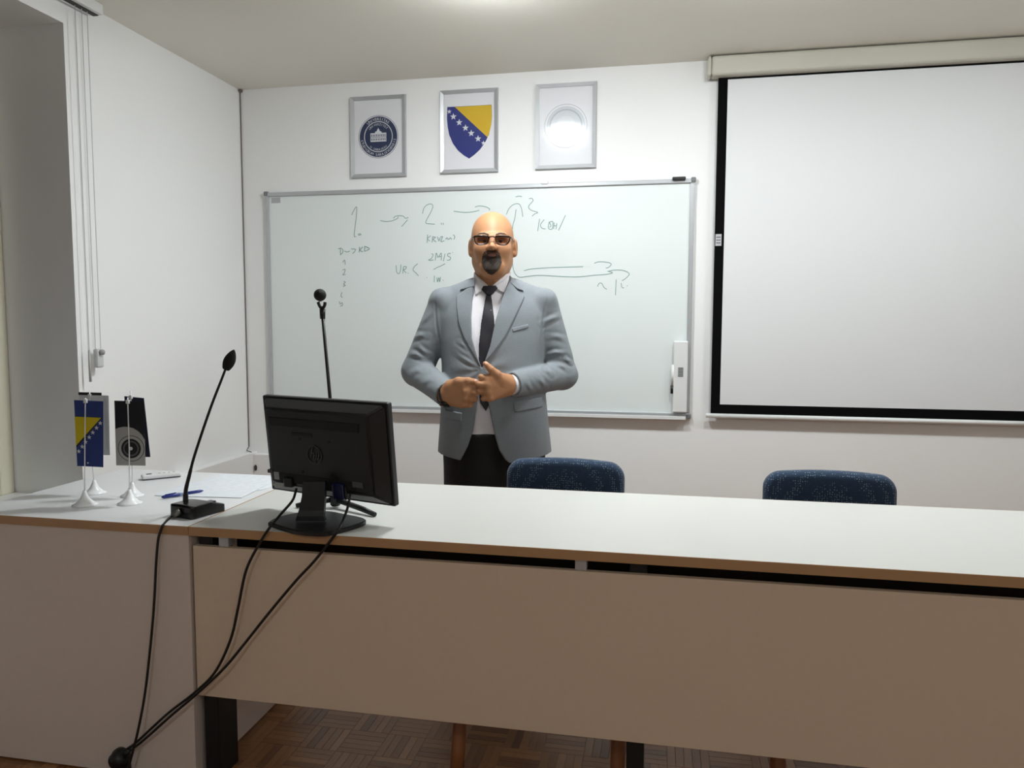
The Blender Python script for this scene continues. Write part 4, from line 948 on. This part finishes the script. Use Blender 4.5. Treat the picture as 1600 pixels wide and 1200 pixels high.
FOLDS = [([(640, 530), (655, 524), (668, 525)], .004, .008), ([(634, 553), (650, 554), (664, 561)], .0045, .008), ([(650, 540), (664, 551), (672, 556)], .004, .007), ([(652, 508), (664, 498), (676, 482)], .003, .009),
         ([(640, 585), (652, 578), (664, 578)], .003, .008), ([(660, 600), (672, 590), (682, 588)], .0025, .008), ([(711, 551), (730, 562), (750, 575)], .0035, .006), ([(718, 533), (731, 543)], .0025, .006),
         ([(846, 506), (862, 498), (880, 492)], .004, .008), ([(856, 526), (872, 526), (888, 532)], .003, .008), ([(852, 556), (868, 551), (888, 552)], .0045, .007), ([(866, 566), (880, 573), (890, 578)], .0045, .007), ([(884, 560), (894, 568)], .004, .006),
         ([(819, 590), (825, 601), (831, 610)], .003, .006), ([(838, 586), (846, 596), (852, 604)], .003, .007), ([(850, 575), (862, 584)], .003, .007),
         ([(680, 446), (679, 470), (681, 505), (687, 545), (690, 560)], -.0022, .004), ([(856, 446), (853, 470), (848, 505), (845, 540), (844, 558)], -.0022, .004)]
def jacket_field(g):
    torso(g)
    for s in (-1, 1):
        g.cap((s*.055, .02, 1.447), (s*.214+.006, .02, 1.412), .044, .036, .05)
        g.cap((s*.207+.006, -.015, 1.409), (s*.207+.006, .055, 1.409), .036, .036, .03)
    sleeve(g, SHL, ELL, HR, -1); sleeve(g, SHR_, ELR, HL, 1)
    X, Y, Z = (g.ax[0][:, None, None], g.ax[1][None, :, None], g.ax[2][None, None, :])
    # cloth folds on the sleeves and front, as they lie in the photograph
    near = (Y < .01)
    for px, A, w_ in FOLDS:
        Q = L2(px, -.06); d2 = np.full((len(g.ax[0]), len(g.ax[2])), 9., np.float32)
        for (ax_, az_), (bx_, bz_) in zip(Q[:-1], Q[1:]):
            ex_, ez_ = bx_-ax_, bz_-az_; wx, wz = g.ax[0][:, None]-ax_, g.ax[2][None, :]-az_
            t = np.clip((wx*ex_+wz*ez_)/(ex_**2+ez_**2), 0, 1); d2 = np.minimum(d2, np.hypot(wx-ex_*t, wz-ez_*t))
        Ln_ = sum(math.hypot(b[0]-a[0], b[1]-a[1]) for a, b in zip(Q[:-1], Q[1:]))
        de = np.minimum(*[np.hypot(g.ax[0][:, None]-q[0], g.ax[2][None, :]-q[1]) for q in (Q[0], Q[-1])])
        tp_ = 1-np.exp(-(de/(.33*Ln_))**2)
        g.F = g.F-(1.25*A*tp_*(np.exp(-(d2/w_)**2)-.45*np.exp(-((d2-2*w_)/w_)**2)))[:, None, :]*near
    # drag folds running away from the closing button
    dx, dz = X-BTN[0], Z-BTN[2]; rr_ = np.sqrt(dx*dx+dz*dz); an = np.arctan2(dz, dx)
    g.F = (g.F+.0014*np.cos(9*an+.6)*np.exp(-((rr_-.07)/.06)**2)*(Y < -.05)*(np.abs(X) < .16)).astype(np.float32)
def jacket_cut(g):
    X, Y, Z = (g.ax[0][:, None, None], g.ax[1][None, :, None], g.ax[2][None, None, :])
    gi = Grid(*g.ax); torso(gi, -.011)
    F = np.maximum(g.F, np.where(Z < 1.47, -gi.F, -1))
    for P in (OPEN_TOP, OPEN_BOT):
        d = polysdf(g.ax[0][:, None], g.ax[2][None, :], P)[:, None, :]; F = np.maximum(F, -np.maximum(d, Y+.02))
    F = np.maximum(F, (.772+.028*np.clip(np.abs(X-.01)/.22, 0, 1)**2)-Z)
    F = np.maximum(F, -capsule(X, Y, Z, np.array([.002, .02, 1.44]), np.array([.002, .0, 1.62]), .066, .078))
    g.F = np.maximum(F, Z-(1.482+.35*Y)).astype(np.float32)
WOOL = mat('grey_blazer_wool', (126, 132, 137), .85, noise=.18, nscale=260, bump=.12, bscale=500, sheen=.1)
g = Grid(np.arange(-.40, .385, .0036), np.arange(-.27, .185, .0038), np.arange(.755, 1.52, .0036)); jacket_field(g); jacket_cut(g)
jk = part('blazer', g, WOOL)
FR = ((-.2, .2), (-.2, -.01), (.98, 1.5))
def panel(name, px, y, off=.0055, inn=.002, par=jk, m=WOOL, box_=FR, h=.003, fld=jacket_field):
    P = L2(px, y); xs = [p[0] for p in P]; zs = [p[1] for p in P]
    bx = ((min(xs)-.012, max(xs)+.012), box_[1], (min(zs)-.012, max(zs)+.012))
    return part(name, conform(P, -.0, off, inn, bx, h, fld), m, par)
panel('lapel', [(739, 441), (737, 470), (736, 495), (737.3, 528), (744, 551), (752.5, 575), (739, 552), (726, 531), (716, 505), (712.5, 480), (711.5, 462), (720, 456.5), (724, 452.5)], -.125, h=.0026)
panel('lapel', [(797.5, 436), (786, 462), (774, 502), (766, 540), (757, 566), (771, 551), (790, 525), (810, 485), (821, 462), (813, 457), (806, 449)], -.125, h=.0026)
panel('collar', [(741.5, 432), (740.5, 447), (724, 451), (717.5, 452), (728, 441)], -.10, off=.007, h=.0026)
panel('collar', [(797, 428), (798, 441), (809, 451), (819, 454), (812, 442)], -.10, off=.007, h=.0026)
panel('breast_pocket', [(800, 512.5), (826, 506.5), (826.5, 512), (801, 519)], -.125, off=.003, h=.0022)
panel('pocket_flap', [(802, 627), (848, 621), (849, 637), (804, 643)], -.13, off=.004, h=.0026, box_=((0, 0), (-.2, -.0), (0, 0)))
panel('pocket_flap', [(694, 641), (722, 645), (721, 659), (693, 655)], -.13, off=.004, h=.0026, box_=((0, 0), (-.2, -.0), (0, 0)))
for H, el in ((HL, ELR),):
    ax = H['w']-el; ax = ax/np.linalg.norm(ax); dn = np.array([0, -.35, -1.]); dn -= ax*(dn@ax); dn /= np.linalg.norm(dn)
    for k in range(2):
        c = H['w']+(H['w']-H['mcp'][1])*.10-ax*(.014+.017*k)+dn*.0462; part('cuff_button', lathe([(.0055*math.sin(math.pi*i/8), -.0055*math.cos(math.pi*i/8)) for i in range(9)], c, 12), M_BLACKG, jk)
# shirt
SHIRT = mat('white_shirt', (226, 222, 226), .7, noise=.03, nscale=200, bump=.25, bscale=60)
def shirt_field(g):
    torso(g, -.014)
    X, Y, Z = (g.ax[0][:, None, None], g.ax[1][None, :, None], g.ax[2][None, None, :])
    g.F = (g.F+.0015*np.sin(70*X+25*Z)*np.sin(22*Z+1)).astype(np.float32)
    g.cap((.002, .026, 1.42), (.002, .010, 1.56), .077, .0725, .02)
g = Grid(np.arange(-.16, .165, .0035), np.arange(-.17, .13, .0035), np.arange(.86, 1.56, .0035)); shirt_field(g)
X, Y, Z = (g.ax[0][:, None, None], g.ax[1][None, :, None], g.ax[2][None, None, :])
nk = capsule(X, Y, Z, np.array([.002, .028, 1.42]), np.array([.002, .012, 1.6]), .0712, .0655)
vv = polysdf(g.ax[0][:, None], g.ax[2][None, :], L2([(741, 425), (765.5, 449), (798, 422)], -.06))[:, None, :]
g.F = np.maximum(np.maximum(g.F, np.maximum(.874-Z, Z-(1.515+.22*Y))), np.maximum(-np.maximum(nk, 1.44-Z), -np.maximum(vv, Y+.005))).astype(np.float32)
sh_ = part('shirt', g, SHIRT)
SF = dict(par=sh_, m=SHIRT, fld=shirt_field, box_=((0, 0), (-.16, .0), (0, 0)))
panel('shirt_collar', [(742, 429), (751, 439), (761, 447.5), (752, 454), (742.5, 461), (741, 445)], -.085, off=.0085, inn=.001, h=.0024, **SF)
panel('shirt_collar', [(798, 426), (786, 438), (771, 448), (779, 453), (788.5, 458.5), (794, 444)], -.085, off=.0085, inn=.001, h=.0024, **SF)
cf = HL['w']+(HL['w']-HL['mcp'][1])*.10; ax = cf-ELR; ax /= np.linalg.norm(ax)
part('shirt_cuff', tube([cf-ax*.03, cf+ax*.008, cf+ax*.012, cf+ax*.012, cf+ax*.004], [.0385, .0385, .0375, .0345, .034], 28, cap=False), SHIRT, sh_)
cf2 = HR['w']+(HR['w']-HR['mcp'][1])*.10; ax2 = cf2-ELL; ax2 /= np.linalg.norm(ax2)
# tie
TIE = dots(mat('dark_tie', (30, 26, 34), .55, noise=.2, nscale=300, bump=.2, bscale=600), (150, 140, 160), 34, .06, .9)
tie = panel('tie', [(760, 456), (756, 478), (751.5, 505), (748, 540), (748, 580), (748.5, 610), (750, 629), (759.5, 643), (765, 628), (769, 600), (773, 560), (774, 525), (772, 495), (769, 470), (767, 456)], -.135, off=.006, inn=-.0005, par=man, m=TIE, fld=shirt_field, h=.0026, box_=((0, 0), (-.2, .0), (0, 0)))
g = conform(L2([(755, 446), (775, 445.5), (778, 450), (770, 459.5), (765, 461), (759, 459.5), (752, 452)], -.09), -.01, .0105, -.0005, ((-.06, .06), (-.14, 0), (1.40, 1.50)), .0024, shirt_field); part('tie_knot', g, TIE, tie)
# trousers and shoes
TR = mat('black_trousers', (14, 14, 16), .8, noise=.2, nscale=120, bump=.3, bscale=300)
g = Grid(np.arange(-.23, .25, .007), np.arange(-.16, .16, .007), np.arange(.03, .93, .007))
g.add(*loft([(.60, .010, .0, .196, .115), (.74, .010, .0, .196, .125), (.80, .010, 0, .200, .128), (.87, .009, -.003, .198, .1315), (.888, .009, -.003, .198, .1315)]))
for s in (-1, 1):
    g.cap((.010+s*.098, .0, .78), (.010+s*.108, .0, .48), .098, .083, .03); g.cap((.010+s*.108, .0, .48), (.010+s*.112, .025, PZ+.09), .083, .072, .02)
g.F = np.maximum(g.F, .06+PZ-g.ax[2][None, None, :]).astype(np.float32); trs = part('trousers', g, TR)
for s in (-1, 1):
    g = Grid(np.arange(-.07, .07, .005)+.010+s*.112, np.arange(-.22, .13, .005), np.arange(-.01, .13, .005)+PZ); cx = .010+s*.112
    g.cap((cx, .06, PZ+.045), (cx+s*.012, -.13, PZ+.035), .045, .042, .0); g.cap((cx, .03, PZ+.06), (cx, .03, PZ+.12), .045, .045, .03)
    X, Y, Z = (g.ax[0][:, None, None], g.ax[1][None, :, None], g.ax[2][None, None, :]); g.F = np.maximum(g.F, np.maximum(PZ+.001-Z, Z-.1-PZ)).astype(np.float32); part('shoe', g, M_BLACKG)
# wrist watch
wc = HR['w']+(HR['w']-HR['mcp'][1])*-.13+np.array([0, 0, -.004]); ax = HR['mcp'][1]-HR['w']; ax /= np.linalg.norm(ax)
e1 = np.array([0, -.5, -1.]); e1 -= ax*(e1@ax); e1 /= np.linalg.norm(e1); e2 = np.cross(ax, e1)
wt = part('wrist_watch', tube([wc+(e1*math.cos(a)+e2*math.sin(a))*.0345-ax*.008 for a in np.linspace(0, 2*math.pi, 28, endpoint=False)], .006, 8, closed=True), M_BLACK)
part('watch_case', xf(lathe([(.021, -.006), (.022, 0), (.021, .007), (.018, .009), (0, .009)], n=24), frame(wc+e1*.035-ax*.008, ax, e2 if np.dot(np.cross(ax, e2), e1) > 0 else -e2, e1)), M_BLACKG, wt)
